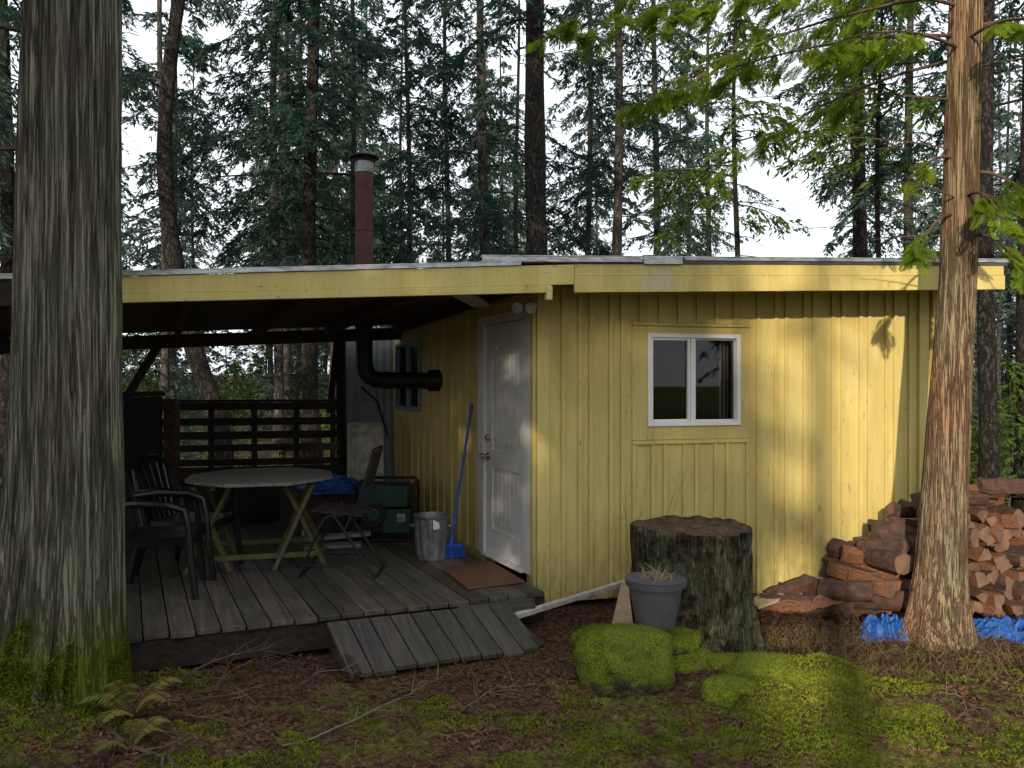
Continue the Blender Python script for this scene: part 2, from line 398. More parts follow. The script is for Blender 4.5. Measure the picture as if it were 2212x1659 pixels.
def window(O,ax,n,s0,s1,z0,z1,prefix,split=.5,mat='vinyl'):
    g=MB(); fwid=.035
    def B(a0,a1,b0,b1,c0,c1,m=0): g.box(O,ax,n,(a0,a1),(b0,b1),(c0,c1),m)
    B(s0,s0+fwid,-.06,.028,z0,z1);B(s1-fwid,s1,-.06,.028,z0,z1);B(s0+fwid,s1-fwid,-.06,.028,z0,z0+fwid);B(s0+fwid,s1-fwid,-.06,.028,z1-fwid,z1)
    mid=s0+(s1-s0)*split; B(mid-.022,mid+.022,-.04,.018,z0+fwid,z1-fwid)
    f=.02
    B(s0+fwid,s0+fwid+f,-.03,.008,z0+fwid,z1-fwid);B(mid-.022-f,mid-.022,-.03,.008,z0+fwid,z1-fwid)
    B(s0+fwid+f,mid-.022-f,-.03,.008,z0+fwid,z0+fwid+f);B(s0+fwid+f,mid-.022-f,-.03,.008,z1-fwid-f,z1-fwid)
    B(mid+.022,s1-fwid,-.05,-.012,z0+fwid,z0+fwid+f*.7); B(mid+.022,s1-fwid,-.05,-.012,z1-fwid-f*.7,z1-fwid)
    g.build(prefix+'_frame',[mat],cab,bevel=.003)
    g=MB(); B(s0+fwid,mid-.02,-.022,-.018,z0+fwid,z1-fwid);B(mid+.02,s1-fwid,-.034,-.03,z0+fwid,z1-fwid)
    g.build(prefix+'_glass',['glass'],cab,smooth=0)
window(C,u,nf,WS0,WS1,WZ0,WZ1,'front_window',.485)
g=MB()
for k in range(5):
    g.box(C,u,nf,(WS1-.10+k*.018,WS1-.088+k*.018),(-.16-.015*(k%2),-.15-.015*(k%2)),(1.3,2.2))
g.build('curtain',['curtain'],cab)
window(C,v,nl,2.68,3.55,1.42,2.2,'side_window',.5,'corr')
d=MB()
def db(s0,s1,z0,z1,d0,d1,m=0): d.box(C,v,nl,(s0,s1),(d0,d1),(z0,z1),m)
db(.19,.96,.25,2.25,-.05,-.022)
db(.19,.31,.25,2.25,-.022,-.004);db(.84,.96,.25,2.25,-.022,-.004);db(.31,.84,.25,.47,-.022,-.004);db(.31,.84,1.0,1.16,-.022,-.004);db(.31,.84,2.12,2.25,-.022,-.004)
for i in range(8):
    t0=.31+i*.53/8; t1=t0+.53/8; tm=(t0+t1)/2-.575; h=.10*(abs(tm)/.265)**2
    db(t0,t1,2.10-h,2.12,-.022,-.004)
for z0,z1 in ((.51,.96),(1.2,1.98)):
    for i in range(6):
        t0=.345+i*.078; db(t0,t0+.066,z0,z1,-.022,-.012)
d.build('door',['white'],cab,bevel=.004)
d=MB()
db(.055,.185,.23,2.33,-.02,.024); db(.965,1.10,.23,2.33,-.02,.024); db(.185,.965,2.255,2.33,-.02,.024); db(.185,.965,.225,.249,-.05,.05)
d.build('door_trim',['white'],cab,bevel=.003)
d=MB()
for z in (1.10,1.26):
    p=C+v*.90+V(0,0,z); d.tube([p+nl*-.01,p+nl*.012],.032,16); 
    if z<1.2: d.tube([p+nl*.01,p+nl*.035,p+nl*.045,p+nl*.07,p+nl*.085],[.012,.012,.026,.03,.018],16)
    else: d.tube([p+nl*.01,p+nl*.03],[.026,.022],16)
d.build('door_knob_and_deadbolt',['brass'],cab)
d=MB(); p=C+V(-.06,-.05,2.34); d.tube([p+V(.05,.03,0),p],.03,12); 
for dx in (-.07,.03):
    q=p+V(dx,-.02,0); d.tube([q,q+V(-.01,-.05,-.015),q+V(-.02,-.10,-.03)],[.02,.028,.042],14)
d.build('security_light',['whitedirty'],cab)
OF=C+nf*.55
fz0=lambda s:2.386+.036*(s-.0); fz1=lambda s:2.590+.036*s
r=MB()
def fasc(mbx,s0,s1,zb,zt,d0,d1,m=0):
    P=lambda s,d,z:OF+u*s+nf*d+V(0,0,z)
    mbx.hexa([P(s0,d1,zb(s0)),P(s1,d1,zb(s1)),P(s1,d0,zb(s1)),P(s0,d0,zb(s0)),P(s0,d1,zt(s0)),P(s1,d1,zt(s1)),P(s1,d0,zt(s1)),P(s0,d0,zt(s0))],m)
fasc(r,.12,3.95,fz0,lambda s:fz0(s)+.118,-.03,0); fasc(r,.123,3.947,lambda s:fz0(s)+.12,fz1,-.03,-.010)
r.build('roof_fascia',['fascia'],cab,bevel=.003)
r=MB()
P=lambda s,d,z:OF+u*s+nf*d+V(0,0,z)
def slab(mbx,s0,s1,df,dbk,zf,zb,th,m=0):
    mbx.hexa([P(s0,df,zf(s0)-th),P(s1,df,zf(s1)-th),P(s1,dbk,zb(s1)-th),P(s0,dbk,zb(s0)-th),P(s0,df,zf(s0)),P(s1,df,zf(s1)),P(s1,dbk,zb(s1)),P(s0,dbk,zb(s0))],m)
slab(r,-.55,3.97,.0,-4.3,lambda s:2.625+.034*s,lambda s:2.56+.03*s,.03)
r.build('roof_sheet',['roof'],cab)
r=MB()
fasc(r,-.56,.64,lambda s:2.604+.036*s,lambda s:2.640+.036*s,.002,.012); fasc(r,.65,.96,lambda s:2.59+.036*s,lambda s:2.648+.036*s,.003,.016,); fasc(r,.98,3.98,lambda s:2.62+.034*s,lambda s:2.642+.034*s,.002,.012)
fasc(r,-.56,3.98,lambda s:2.6435+.0345*s,lambda s:2.649+.0345*s,-.06,.010)
r.build('roof_drip_edge',['silver'],cab)
r=MB()
for k in range(9):
    s=.3+k*.44
    r.hexa([P(s,-.04,2.43+.036*s),P(s+.04,-.04,2.43+.036*s),P(s+.04,-.52,2.43+.036*s),P(s,-.52,2.43+.036*s),P(s,-.04,2.575+.036*s),P(s+.04,-.04,2.575+.036*s),P(s+.04,-.52,2.575+.036*s),P(s,-.52,2.575+.036*s)])
r.build('rafter_tails',['yellow'],cab)

# ------------------------------------------------------------------ covered deck (porch)
por=empty('covered_deck',(-1.8,6.5,0))
yb=lambda s:2.386+.052*s; yt=lambda s:2.583+.064*s
r=MB(); fasc(r,-3.3,.117,lambda s:yb(s)+.055,yt,-.03,.0); fasc(r,-3.3,-.06,yb,lambda s:yb(s)+.053,-.03,.012)
r.box(OF,u,nf,(-.10,-.055),(-.03,.03),(2.33,2.425))
r.build('porch_fascia',['fascia'],por,bevel=.003)
r=MB(); fasc(r,-6.2,-3.303,yb,yt,-.03,.0); r.build('porch_fascia_dark',['darkwood'],por)  # fascia goes on as a dark brown board
r=MB(); fasc(r,-6.2,-.28,lambda s:yt(s)+.004,lambda s:yt(s)+.028,-.02,.012); fasc(r,-6.2,-.28,lambda s:yt(s)+.029,lambda s:yt(s)+.035,-.2,.014)
r.build('porch_drip_edge',['silver'],por)
def B(t):
    a=V(-1.2,9.2,2.42); b=V(-7.0,7.05,2.08); return a.lerp(b,t)
r=MB()
fl=P(-6.2,-.035,yt(-6.2)+.0); fr=P(.10,-.035,yt(.1)-.0)
bl=B(1);br=B(0)
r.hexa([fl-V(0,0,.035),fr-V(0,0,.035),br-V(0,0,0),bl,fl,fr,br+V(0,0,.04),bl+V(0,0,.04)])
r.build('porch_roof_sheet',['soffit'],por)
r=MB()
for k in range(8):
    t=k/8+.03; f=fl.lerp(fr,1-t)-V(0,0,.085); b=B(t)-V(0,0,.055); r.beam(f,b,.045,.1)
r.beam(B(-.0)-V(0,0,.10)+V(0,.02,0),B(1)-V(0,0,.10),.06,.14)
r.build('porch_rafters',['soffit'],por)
r=MB(); 
a=P(-.75,-.1,2.40); r.beam(a,C+v*.75+nl*.12+V(0,0,2.40),.16,.02); r.build('soffit_board',['whitedirty'],por)
F0=V(.24,5.74,0); ef=V(-.9245,-.381,0)
w=MB(); tints=[]
for k in range(33):
    p=F0+ef*(k*.148)
    q=p+ef*.139; back=8.75
    jf=random.uniform(-.015,.015)
    l1=(back-p.y)/v.y; l2=(back-q.y)/v.y
    p0=p+v*jf; q0=q+v*jf
    h=.22+random.uniform(-.004,.004)
    w.hexa([p0+V(0,0,h-.035),p+v*l1+V(0,0,h-.035),q+v*l2+V(0,0,h-.035),q0+V(0,0,h-.035),p0+V(0,0,h),p+v*l1+V(0,0,h),q+v*l2+V(0,0,h),q0+V(0,0,h)])
    tints+= [random.uniform(.6,1.3)]*8
ob=w.build('deck_boards',['deck'],por,bevel=.004)
at=ob.data.attributes.new('tint','FLOAT','POINT'); at.data.foreach_set('value',tints)
w=MB()
w.hexa([F0+V(0,.03,-.0),F0+ef*4.9+V(0,.03,0),F0+ef*4.9+V(0,.07,0),F0+V(0,.07,0)]+[F0+V(0,.03,.18),F0+ef*4.9+V(0,.03,.18),F0+ef*4.9+V(0,.07,.18),F0+V(0,.07,.18)])
w.build('deck_joists',['darkwood'],por)
w=MB(); tn=[]
for i in range(2):
    o=V(.02-.0*i,5.62-.105*i,0)
    w.box(o,(.93,.36,0),(-.36,.93,0),(-.42,.16),(0,.09),(.09,.185-.01*i)); tn+=[.9]*8
ob=w.build('door_step',['deck'],por,bevel=.004); at=ob.data.attributes.new('tint','FLOAT','POINT'); at.data.foreach_set('value',tn)
w=MB(); tn=[]
tl,tr,bl_,br_=V(-1.17,4.96,.235),V(-.03,5.40,.235),V(-.95,4.64,.02),V(.21,5.12,.02)
n=9
for i in range(n):
    a0=i/n;a1=(i+.94)/n
    A=tl.lerp(tr,a0);B_=tl.lerp(tr,a1);Cc=bl_.lerp(br_,a1);D=bl_.lerp(br_,a0)
    jj=(D-A)*random.uniform(-.05,.05); Cc=Cc+jj; D=D+jj
    e=V(0,0,-.03)
    w.hexa([D+e,Cc+e,B_+e,A+e,D,Cc,B_,A]); tn+=[random.uniform(.5,.9)]*8
ob=w.build('ramp',['deck'],por,bevel=.004); at=ob.data.attributes.new('tint','FLOAT','POINT'); at.data.foreach_set('value',tn)
w=MB(); w.beam(tl+V(.03,.02,-.1),bl_+V(.03,.02,-.04),.04,.12); w.beam(tr+V(-.03,.0,-.1),br_+V(-.03,.02,-.04),.04,.12); w.build('ramp_stringers',['darkwood'],por)
w=MB(); w.beam((-.03,5.42,.12),(.93,6.27,.16),.05,.035); w.build('painted_plank',['whitedirty'],None,bevel=.003)
rl=MB(); RA=V(-3.66,8.35,0);RB=V(-1.93,8.72,0); rd=(RB-RA).normalized(); rn=V(-rd.y,rd.x,0); RL=(RB-RA).length
for z in (1.49,1.325,1.18,1.04,.885):
    rl.box(RA,rd,rn,(-.1,RL+.02),(-.035,-.012),(z-.04+random.uniform(-.006,.006),z+.038))
for t in (0.02,.25,.5,.75,.97): rl.box(RA,rd,rn,(RL*t-.03,RL*t+.03),(-.01,.04),(.22,1.53))
rl.box(RA,rd,rn,(-.1,RL),(.045,.07),(.2,.83)); rl.box(RA,rd,rn,(-.1,RL+.02),(-.05,.05),(1.532,1.56))  # lower dark boards added, standing in for the darkness below the rails
rl.build('railing',['darkwood'],por,bevel=.003)
w=MB()
w.beam((-3.62,8.1,.95),(-3.95,6.3,.95),.05,1.3); w.beam((-3.62,8.1,1.63),(-3.95,6.3,1.63),.12,.05)
w.build('side_screen',['darkwood'],por)
w=MB(); w.beam((-3.45,7.98,.22),(-3.45,7.98,1.58),.12,.12,up=(0,1,0)); w.build('half_post',['redwood'],por,bevel=.006)
w=MB(); w.beam((-4.05,8.1,1.45),(-3.62,8.15,2.2),.07,.07); w.beam((-2.05,8.85,1.4),(-1.98,8.95,2.33),.06,.06,up=(0,1,0)); w.beam((-4.2,8.05,0),(-4.2,8.05,2.15),.12,.12,up=(0,1,0)); w.beam((-1.95,8.98,0),(-1.95,8.98,2.3),.09,.09,up=(0,1,0))
w.build('porch_posts',['darkwood'],por)
w=MB(); A=V(-1.98,9.15,0);D=V(-1.42,9.45,0); dd=(D-A).normalized(); nn=V(dd.y,-dd.x,0); LL=(D-A).length; n=28
for i in range(n):
    t0=LL*i/n;t1=LL*(i+1)/n;o0=.014*(i%4 in(1,2));o1=.014*((i+1)%4 in(1,2))
    p0=A+dd*t0+nn*o0;p1=A+dd*t1+nn*o1
    w.hexa([p0+V(0,0,.1),p1+V(0,0,.1),p1-nn*.04+V(0,0,.1),p0-nn*.04+V(0,0,.1),p0+V(0,0,2.4),p1+V(0,0,2.4),p1-nn*.04+V(0,0,2.4),p0-nn*.04+V(0,0,2.4)])
w.build('corrugated_shed_wall',['corr'],cab,smooth=0)

# ------------------------------------------------------------------ stove pipe
sp=empty('stove_pipe',(-1.5,8.0,0))
w=MB(); X0,Y0=-1.50,8.0
pts=[(X0,Y0,2.5),(X0,Y0,1.92),(X0+.015,Y0,1.86),(X0+.06,Y0,1.80),(X0+.12,Y0,1.775),(X0+.2,Y0,1.765),(-.72,8.05,1.765)]
w.tube(pts,.085,20); w.tube([(X0,Y0,1.9),(X0,Y0,1.94)],.092,20); w.tube([(X0+.2,Y0,1.765),(X0+.24,Y0,1.765)],.092,20)
w.tube([(-.86,8.04,1.765),(-.74,8.05,1.765)],.11,20)
w.tube([(X0-.03,Y0,1.7),(X0+.12,Y0+.05,1.55),(X0+.22,Y0+.1,1.2)],.012,8)
w.build('elbow_pipe',['black'],sp)
w=MB(); w.tube([(X0,Y0,2.4),(X0,Y0,3.88)],.088,24); w.tube([(X0,Y0,3.28),(X0,Y0,3.30)],.094,24)
w.build('flue',['rust'],sp)
w=MB(); w.tube([(X0,Y0,3.87),(X0,Y0,3.99)],.094,24)
for k in range(4):
    a=k*math.pi/2+.4; w.beam((X0+.085*math.cos(a),Y0+.085*math.sin(a),3.98),(X0+.1*math.cos(a),Y0+.1*math.sin(a),4.05),.015,.006)
w.build('flue_collar',['galv'],sp)
w=MB(); w.tube([(X0,Y0,4.02),(X0,Y0,4.035),(X0,Y0,4.07),(X0,Y0,4.09)],[.15,.152,.05,.01],24); w.tube([(X0,Y0,3.985),(X0,Y0,4.0)],[.115,.12],24); w.build('flue_cap',['black'],sp)
w=MB(); w.tube([(X0-.1,Y0+.1,2.3),(X0-.14,Y0+.2,3.0)],.014,6); w.build('flue_stay',['black'],sp)

# ------------------------------------------------------------------ objects on the deck
DZ=.222
tb=empty('octagonal_table',(-2.1,6.6,DZ)); T=V(-2.1,6.6,0)
w=MB(); R=.62; zt=.97
def octhalf(y):
    A_=R*math.cos(math.pi/8); h=R*math.sin(math.pi/8)
    if abs(y)>A_: return 0
    return A_ if abs(y)<=h else A_-(abs(y)-h)
Aa=R*math.cos(math.pi/8); nb=9; rot=Matrix.Rotation(.25,3,'Z')
for i in range(nb):
    y0=-Aa+2*Aa*i/nb+.002;y1=-Aa+2*Aa*(i+1)/nb-.002
    h0,h1=octhalf(y0),octhalf(y1)
    q=[(-h0,y0),(h0,y0),(h1,y1),(-h1,y1)]
    q=[rot@V(a,b,0)+T for a,b in q]
    w.hexa([p+V(0,0,zt-.025) for p in q]+[p+V(0,0,zt) for p in q])
w.build('table_top',['tabletop'],tb)
w=MB()
def tp(a,b,z): return rot@V(a,b,0)+T+V(0,0,z)
for sx in (-.34,.34):
    w.beam(tp(sx,-.42,zt-.045),tp(sx,.42,zt-.045),.035,.04)
for sy in (-.32,.30):
    w.beam(tp(-.55,sy,DZ+.02),tp(-.22,sy,zt-.05),.03,.045,up=(0,1,0)); w.beam(tp(-.22,sy+.035,DZ+.02),tp(-.5,sy+.035,zt-.05),.03,.045,up=(0,1,0))
    w.beam(tp(.12,sy,DZ+.02),tp(.42,sy,zt-.05),.03,.045,up=(0,1,0)); w.beam(tp(.52,sy+.035,DZ+.02),tp(.2,sy+.035,zt-.05),.03,.045,up=(0,1,0))
    w.beam(tp(-.5,sy+.02,DZ+.13),tp(.45,sy+.02,DZ+.13),.025,.04)
w.beam(tp(-.34,-.32,DZ+.3),tp(-.34,.32,DZ+.3),.025,.04); w.beam(tp(.34,-.32,DZ+.3),tp(.34,.32,DZ+.3),.025,.04)
w.build('trestle_legs',['tableleg'],tb)
def plastic_chair(loc,ang):
    e=empty('plastic_chair',loc); w=MB(); Rm=Matrix.Rotation(ang,3,'Z'); L=Vector(loc)
    p=lambda x,y,z:Rm@V(x,y,0)+L+V(0,0,z)
    n=8
    for i in range(n+1):
        for j in range(n+1):
            x=-.22+.46*i/n;y=-.24+.48*j/n; z=.43-.02*math.sin(math.pi*j/n)*math.sin(math.pi*i/n)+(.0 if i<n else -.02)
            w.v.append(tuple(p(x,y,z)))
    for i in range(n):
        for j in range(n):
            a=i*(n+1)+j; w.f.append((a,a+n+1,a+n+2,a+1)); w.m.append(0)
    w.box(p(0,0,0),Rm@V(1,0,0),Rm@V(0,1,0),(-.22,.24),(-.24,-.22),(.37,.43)); w.box(p(0,0,0),Rm@V(1,0,0),Rm@V(0,1,0),(-.22,.24),(.22,.24),(.37,.43)); w.box(p(0,0,0),Rm@V(1,0,0),Rm@V(0,1,0),(.222,.24),(-.22,.22),(.36,.415))
    for k in range(5):
        y=-.15+.075*k; w.beam(p(-.21,y*.8,.42),p(-.36,y*1.15,.86),.035,.012,up=Rm@V(1,0,0))
    arch=[p(-.22,-.25,.40),p(-.27,-.26,.62),p(-.34,-.22,.82),p(-.37,-.10,.90),p(-.375,0,.915),p(-.37,.10,.90),p(-.34,.22,.82),p(-.27,.26,.62),p(-.22,.25,.40)]
    w.tube(arch,.024,8)
    for sgn in (-1,1):
        w.tube([p(-.28,.25*sgn,.66),p(-.1,.285*sgn,.68),p(.12,.29*sgn,.665),p(.22,.27*sgn,.63),p(.25,.265*sgn,.5),p(.26,.26*sgn,.3),p(.30,.27*sgn,.0)],[.022,.028,.03,.028,.024,.028,.022],8)
        w.tube([p(-.2,.22*sgn,.43),p(-.26,.24*sgn,.2),p(-.31,.26*sgn,0)],[.032,.028,.022],8)
    w.build('chair_shell',['plastic_black'],e,bevel=0)
plastic_chair((-2.56,5.76,DZ),math.radians(8)); plastic_chair((-2.62,6.4,DZ),math.radians(-12))
fc=empty('folding_chair',(-1.35,6.3,DZ)); w=MB(); m_=MB()
for yy in (6.12,6.52):
    w.tube([(-1.66,yy,DZ),(-1.50,yy,.62),(-1.44,yy,.70),(-1.12,yy,.74)],.011,8)
    w.tube([(-1.06,yy,DZ),(-1.42,yy,.76)],.011,8); w.tube([(-1.30,yy,.60),(-1.16,yy,.9),(-1.08,yy,1.22)],.011,8)
    w.tube([(-1.62,yy,DZ+.1),(-1.12,yy,DZ+.1)],.007,6)
w.tube([(-1.08,6.12,1.22),(-1.08,6.52,1.22)],.011,8); w.tube([(-1.66,6.12,DZ+.01),(-1.66,6.52,DZ+.01)],.011,8); w.tube([(-1.06,6.12,DZ+.01),(-1.06,6.52,DZ+.01)],.011,8)
w.build('tube_frame',['black'],fc)
m_.hexa([V(-1.56,6.11,.735),V(-1.16,6.11,.70),V(-1.16,6.53,.70),V(-1.56,6.53,.735),V(-1.56,6.11,.755),V(-1.16,6.11,.72),V(-1.16,6.53,.72),V(-1.56,6.53,.755)])
m_.hexa([V(-1.155,6.11,.94),V(-1.14,6.11,.94),V(-1.14,6.53,.94),V(-1.155,6.53,.94),V(-1.09,6.11,1.2),V(-1.07,6.11,1.2),V(-1.07,6.53,1.2),V(-1.09,6.53,1.2)])
m_.build('seat_and_back',['darkwood'],fc,bevel=.004)
ge=empty('generator',(-1.22,7.7,DZ)); G=V(-1.22,7.7,DZ); w=MB()
for yy in (-.2,.2):
    w.tube([G+V(-.28,yy,.02),G+V(-.28,yy,.52),G+V(-.24,yy,.57),G+V(.24,yy,.57),G+V(.28,yy,.52),G+V(.28,yy,.02),G+V(-.28,yy,.02)],.016,8)
for x_ in (-.28,.28):
    for z in (.04,.54): w.tube([G+V(x_,-.2,z),G+V(x_,.2,z)],.016,8)
w.tube([G+V(-.1,-.16,.26),G+V(-.1,-.21,.26)],[.12,.11],18); w.box(G,(1,0,0),(0,1,0),(-.24,.02),(-.15,.16),(.08,.34)); w.tube([G+V(.05,0,.2),G+V(.24,0,.2)],.12,18)
w.build('engine_and_frame',['black'],ge)
w=MB(); w.box(G,(1,0,0),(0,1,0),(-.25,.22),(-.18,.18),(.33,.53)); w.box(G,(1,0,0),(0,1,0),(-.02,.25),(-.175,-.15),(.08,.31)); w.tube([G+V(-.1,-.212,.26),G+V(-.1,-.225,.26)],[.07,.06],16); w.build('fuel_tank',['green'],ge,bevel=.02)
w=MB(); w.tube([G+V(0,0,.53),G+V(0,0,.56)],.035,14); w.box(G,(1,0,0),(0,1,0),(.12,.2),(-.19,-.177),(.19,.27)); w.tube([G+V(.22,-.1,.12),G+V(.3,-.14,.12)],.03,12); w.build('cap_and_panel',['galv'],ge)
w=MB(); O=V(-1.75,8.55,DZ); w.box(O,(.95,.3,0),(-.3,.95,0),(0,.36),(0,.36),(0.03,1.07)); w.box(O,(.95,.3,0),(-.3,.95,0),(.005,.355),(-.03,-.004),(.05,1.06)); w.box(O,(.95,.3,0),(-.3,.95,0),(.02,.045),(-.05,-.031),(.55,.8))
w.build('white_refrigerator',['whitedirty'],None,bevel=.008,origin=tuple(O))
w=MB(); O=V(-.70,6.84,DZ)
n=48
def ringcan(z,r,wav):
    for k in range(n):
        t=2*math.pi*k/n; rr=r+(wav*(1 if k%4<2 else -1)); w.v.append((O.x+rr*math.cos(t),O.y+rr*math.sin(t),O.z+z))
lv=[(0,.128,0),(.03,.13,0),(.05,.132,.005),(.20,.141,.005),(.33,.148,.005),(.35,.151,0),(.36,.158,0),(.375,.160,0),(.375,.150,0),(.34,.146,0),(.02,.12,0)]
for z,r_,wv in lv: ringcan(z,r_,wv)
for i in range(len(lv)-1):
    for k in range(n): w.f.append((i*n+k,i*n+(k+1)%n,(i+1)*n+(k+1)%n,(i+1)*n+k)); w.m.append(0)
w.f.append(tuple(range((len(lv)-1)*n,len(lv)*n))); w.m.append(1)
for sg in (-1,1): w.tube([O+V(.148*sg,-.03,.28),O+V(.18*sg,-.02,.29),O+V(.18*sg,.02,.29),O+V(.148*sg,.03,.28)],.006,6)
w.f.append((len(w.v),len(w.v)+1,len(w.v)+2,len(w.v)+3)); w.m.append(2); w.v+= [(O.x+.03,O.y-.155,O.z+.27),(O.x+.085,O.y-.139,O.z+.28),(O.x+.08,O.y-.145,O.z+.33),(O.x+.03,O.y-.163,O.z+.36)]
w.build('metal_garbage_can',['galv','dark','vinyl'],None,origin=tuple(O),smooth=20)
w=MB(); b0=V(-.53,6.84,DZ+.13); b1=V(-.372,7.18,1.50); w.tube([b0,b1],.012,10); w.tube([b1,b1+(b1-b0)*.04],.014,10)
w.tube([b0-V(.004,.01,.03),b0+(b1-b0)*.05],[.025,.018],10)
O=V(-.53,6.84,DZ); w.box(O,(.97,.26,0),(-.26,.97,0),(-.10,.10),(-.02,.02),(.09,.12))
for i in range(22):
    for j in range(3):
        t=-.095+.19*i/21; y_=-.015+.015*j; p=O+V(.97,.26,0)*t+V(-.26,.97,0)*y_
        q=O+V(.97,.26,0)*t*1.25+V(-.26,.97,0)*(y_*1.7)+V(random.uniform(-.004,.004),0,0)
        w.tube([p+V(0,0,.09),q+V(0,0,.004)],.0045,4)
w.build('broom',['blue'],None,origin=tuple(O))
w=MB(); q=[V(-.58,6.42,0),V(-.32,5.76,0),V(.10,5.97,0),V(-.17,6.62,0)]
w.hexa([p+V(0,0,DZ+.003) for p in q]+[p+V(0,0,DZ+.018) for p in q]); w.build('doormat',['mat'],None,bevel=.004)
cd=Cards(); rq=np.random.default_rng(44); n=2200
a_=rq.random(n)*3.3; b_=rq.random(n)**1.5*2.6
p=np.array([[F0.x+ef.x*a+v.x*b,F0.y+ef.y*a+v.y*b,.232] for a,b in zip(a_,b_)]); az=rq.uniform(0,6.28,n)
D=nrm(np.stack([np.cos(az),np.sin(az),rq.normal(0,.1,n)],1)); Sd=nrm(np.cross(D,np.stack([rq.normal(0,.2,n),rq.normal(0,.2,n),np.ones(n)],1)))
cd.rhomb(p,D,Sd,rq.uniform(.008,.03,n),rq.uniform(.001,.005,n),0)
merged('leaf_litter',MB(),cd,['litter'])
def crumple(name,cx,cy,cz,sx,sy,h,mat,seed,ang=0):
    w=MB(); n=46; ca,sa=math.cos(ang),math.sin(ang)
    for i in range(n+1):
        for j in range(n+1):
            a=(i/n-.5)*2;b=(j/n-.5)*2
            r_=max(0,1-max(abs(a),abs(b))**2.5)
            q=Vector((a*1.7+seed,b*1.7,seed)); q2=Vector((a*3.6+b*2+seed,b*3.8,seed*2))
            nz=1.0-1.3*abs(noise.noise(q))-.8*abs(noise.noise(q2))-.25*abs(noise.noise(q2*2.3))
            wob=.5*noise.noise(Vector((a*1.5,b*1.5,seed+9))); wob2=.15*noise.noise(Vector((a*5,b*5,seed+3)))
            x=a*sx*(1+wob)+wob2*sy;y=b*sy*(1+wob)+wob2*sy; z=h*(r_**.6)*max(.12,nz)
            w.v.append((cx+x*ca-y*sa,cy+x*sa+y*ca,cz+z))
    for i in range(n):
        for j in range(n): a=i*(n+1)+j; w.f.append((a,a+n+1,a+n+2,a+1)); w.m.append(0)
    return w.build(name,[mat],None,smooth=20,origin=(cx,cy,cz))
crumple('blue_tarp',-1.95,8.2,.62,.33,.25,.20,'tarp',3)
w=MB(); w.box((-2.35,7.95,DZ),(1,.1,0),(0,1,0),(0,.75),(0,.5),(0,.40)); w.box((-2.35,7.95,DZ),(1,.1,0),(0,1,0),(-.02,.77),(-.02,.52),(.401,.43)); w.build('storage_bench',['darkwood'],None,bevel=.005)
w=MB(); w.beam((-1.95,7.35,DZ+.06),(-1.35,7.5,DZ+.09),.14,.03); w.beam((-1.9,7.2,DZ+.02),(-1.4,7.3,DZ+.02),.14,.03); w.build('loose_boards',['tabletop'],None)
crumple('blue_tarp',2.64,5.54,gz(2.66,5.5)+.0,.17,.12,.18,'tarp',5)
crumple('blue_tarp',3.62,5.62,gz(3.6,5.6)-.0,.38,.18,.14,'tarp',8,.1)

# ------------------------------------------------------------------ rocks, pot, stump, wood
rockpts=[]
def rock(name,c,rx,ry,rz,seed,ang=0,rough=.16):
    import bmesh
    bm=bmesh.new(); bmesh.ops.create_icosphere(bm,subdivisions=5,radius=1)
    for q in bm.verts:
        p=q.co.copy(); n=noise.noise(p*1.1+V(seed,0,0))*rough*1.6+noise.noise(p*3+V(0,seed,0))*rough*.5+noise.noise(p*11+V(0,0,seed))*.04+noise.noise(p*28)*.022
        p=p*(1+n); 
        if p.z>.5: p.z=.5+(p.z-.5)*.35
        x,y=p.x*rx,p.y*ry; q.co=V(x*math.cos(ang)-y*math.sin(ang),x*math.sin(ang)+y*math.cos(ang),p.z*rz)
    bm.normal_update()
    me=bpy.data.meshes.new(name); bm.to_mesh(me); 
    co=[(q.co.copy(),q.normal.copy()) for q in bm.verts if q.normal.z>.05]
    bm.free(); me.materials.append(M['rock'])
    me.polygons.foreach_set('use_smooth',[True]*len(me.polygons))
    o=bpy.data.objects.new(name,me); S.collection.objects.link(o); o.location=c
    rockpts.append((c,rx*ry,co)); return o
rock('mossy_boulder',(.67,4.66,.10),.28,.25,.28,1.3)
rock('mossy_boulder',(1.22,4.40,.0),.16,.14,.13,4.1)
rock('mossy_boulder',(.60,5.15,.06),.2,.16,.13,7.7)
rock('mossy_boulder',(1.60,4.55,.0),.40,.20,.20,9.2,-.45)
rock('mossy_boulder',(1.02,4.9,.01),.24,.14,.12,12.2)
rock('mossy_boulder',(1.33,4.85,-.01),.18,.1,.11,15.2)
rock('mossy_boulder',(1.90,4.30,-.04),.28,.12,.12,18.2,-.5)
rock('mossy_boulder',(2.15,4.75,-.04),.14,.09,.09,21.)
rock('mossy_boulder',(.95,5.0,.08),.24,.2,.16,24.)
pt=empty('flower_pot',(.90,4.93,.22)); w=MB(); O=V(.90,4.93,.225)
w.tube([O,O+V(0,0,.02),O+V(0,0,.25),O+V(0,0,.255),O+V(0,0,.29),O+V(0,0,.295),O+V(0,0,.285),O+V(0,0,.25)],[.118,.124,.168,.188,.193,.186,.172,.165],40,0,True)
w.build('pot',['pot'],pt)
w=MB(); w.tube([O+V(0,0,.24),O+V(0,0,.275)],[.16,.15],24); w.build('potting_soil',['soil'],pt)
w=MB()
for k in range(44):
    a=random.uniform(0,6.28);r_=random.uniform(0,.12);p=O+V(r_*math.cos(a),r_*math.sin(a),.27)
    l=random.uniform(.03,.11); dx,dy=random.uniform(-.09,.09),random.uniform(-.06,.06)
    w.tube([p,p+V(dx*.4,dy*.4,l*.6),p+V(dx*1.1,dy,l)],[.003,.0025,.0012],4)
w.build('dead_stems',['straw'],pt)
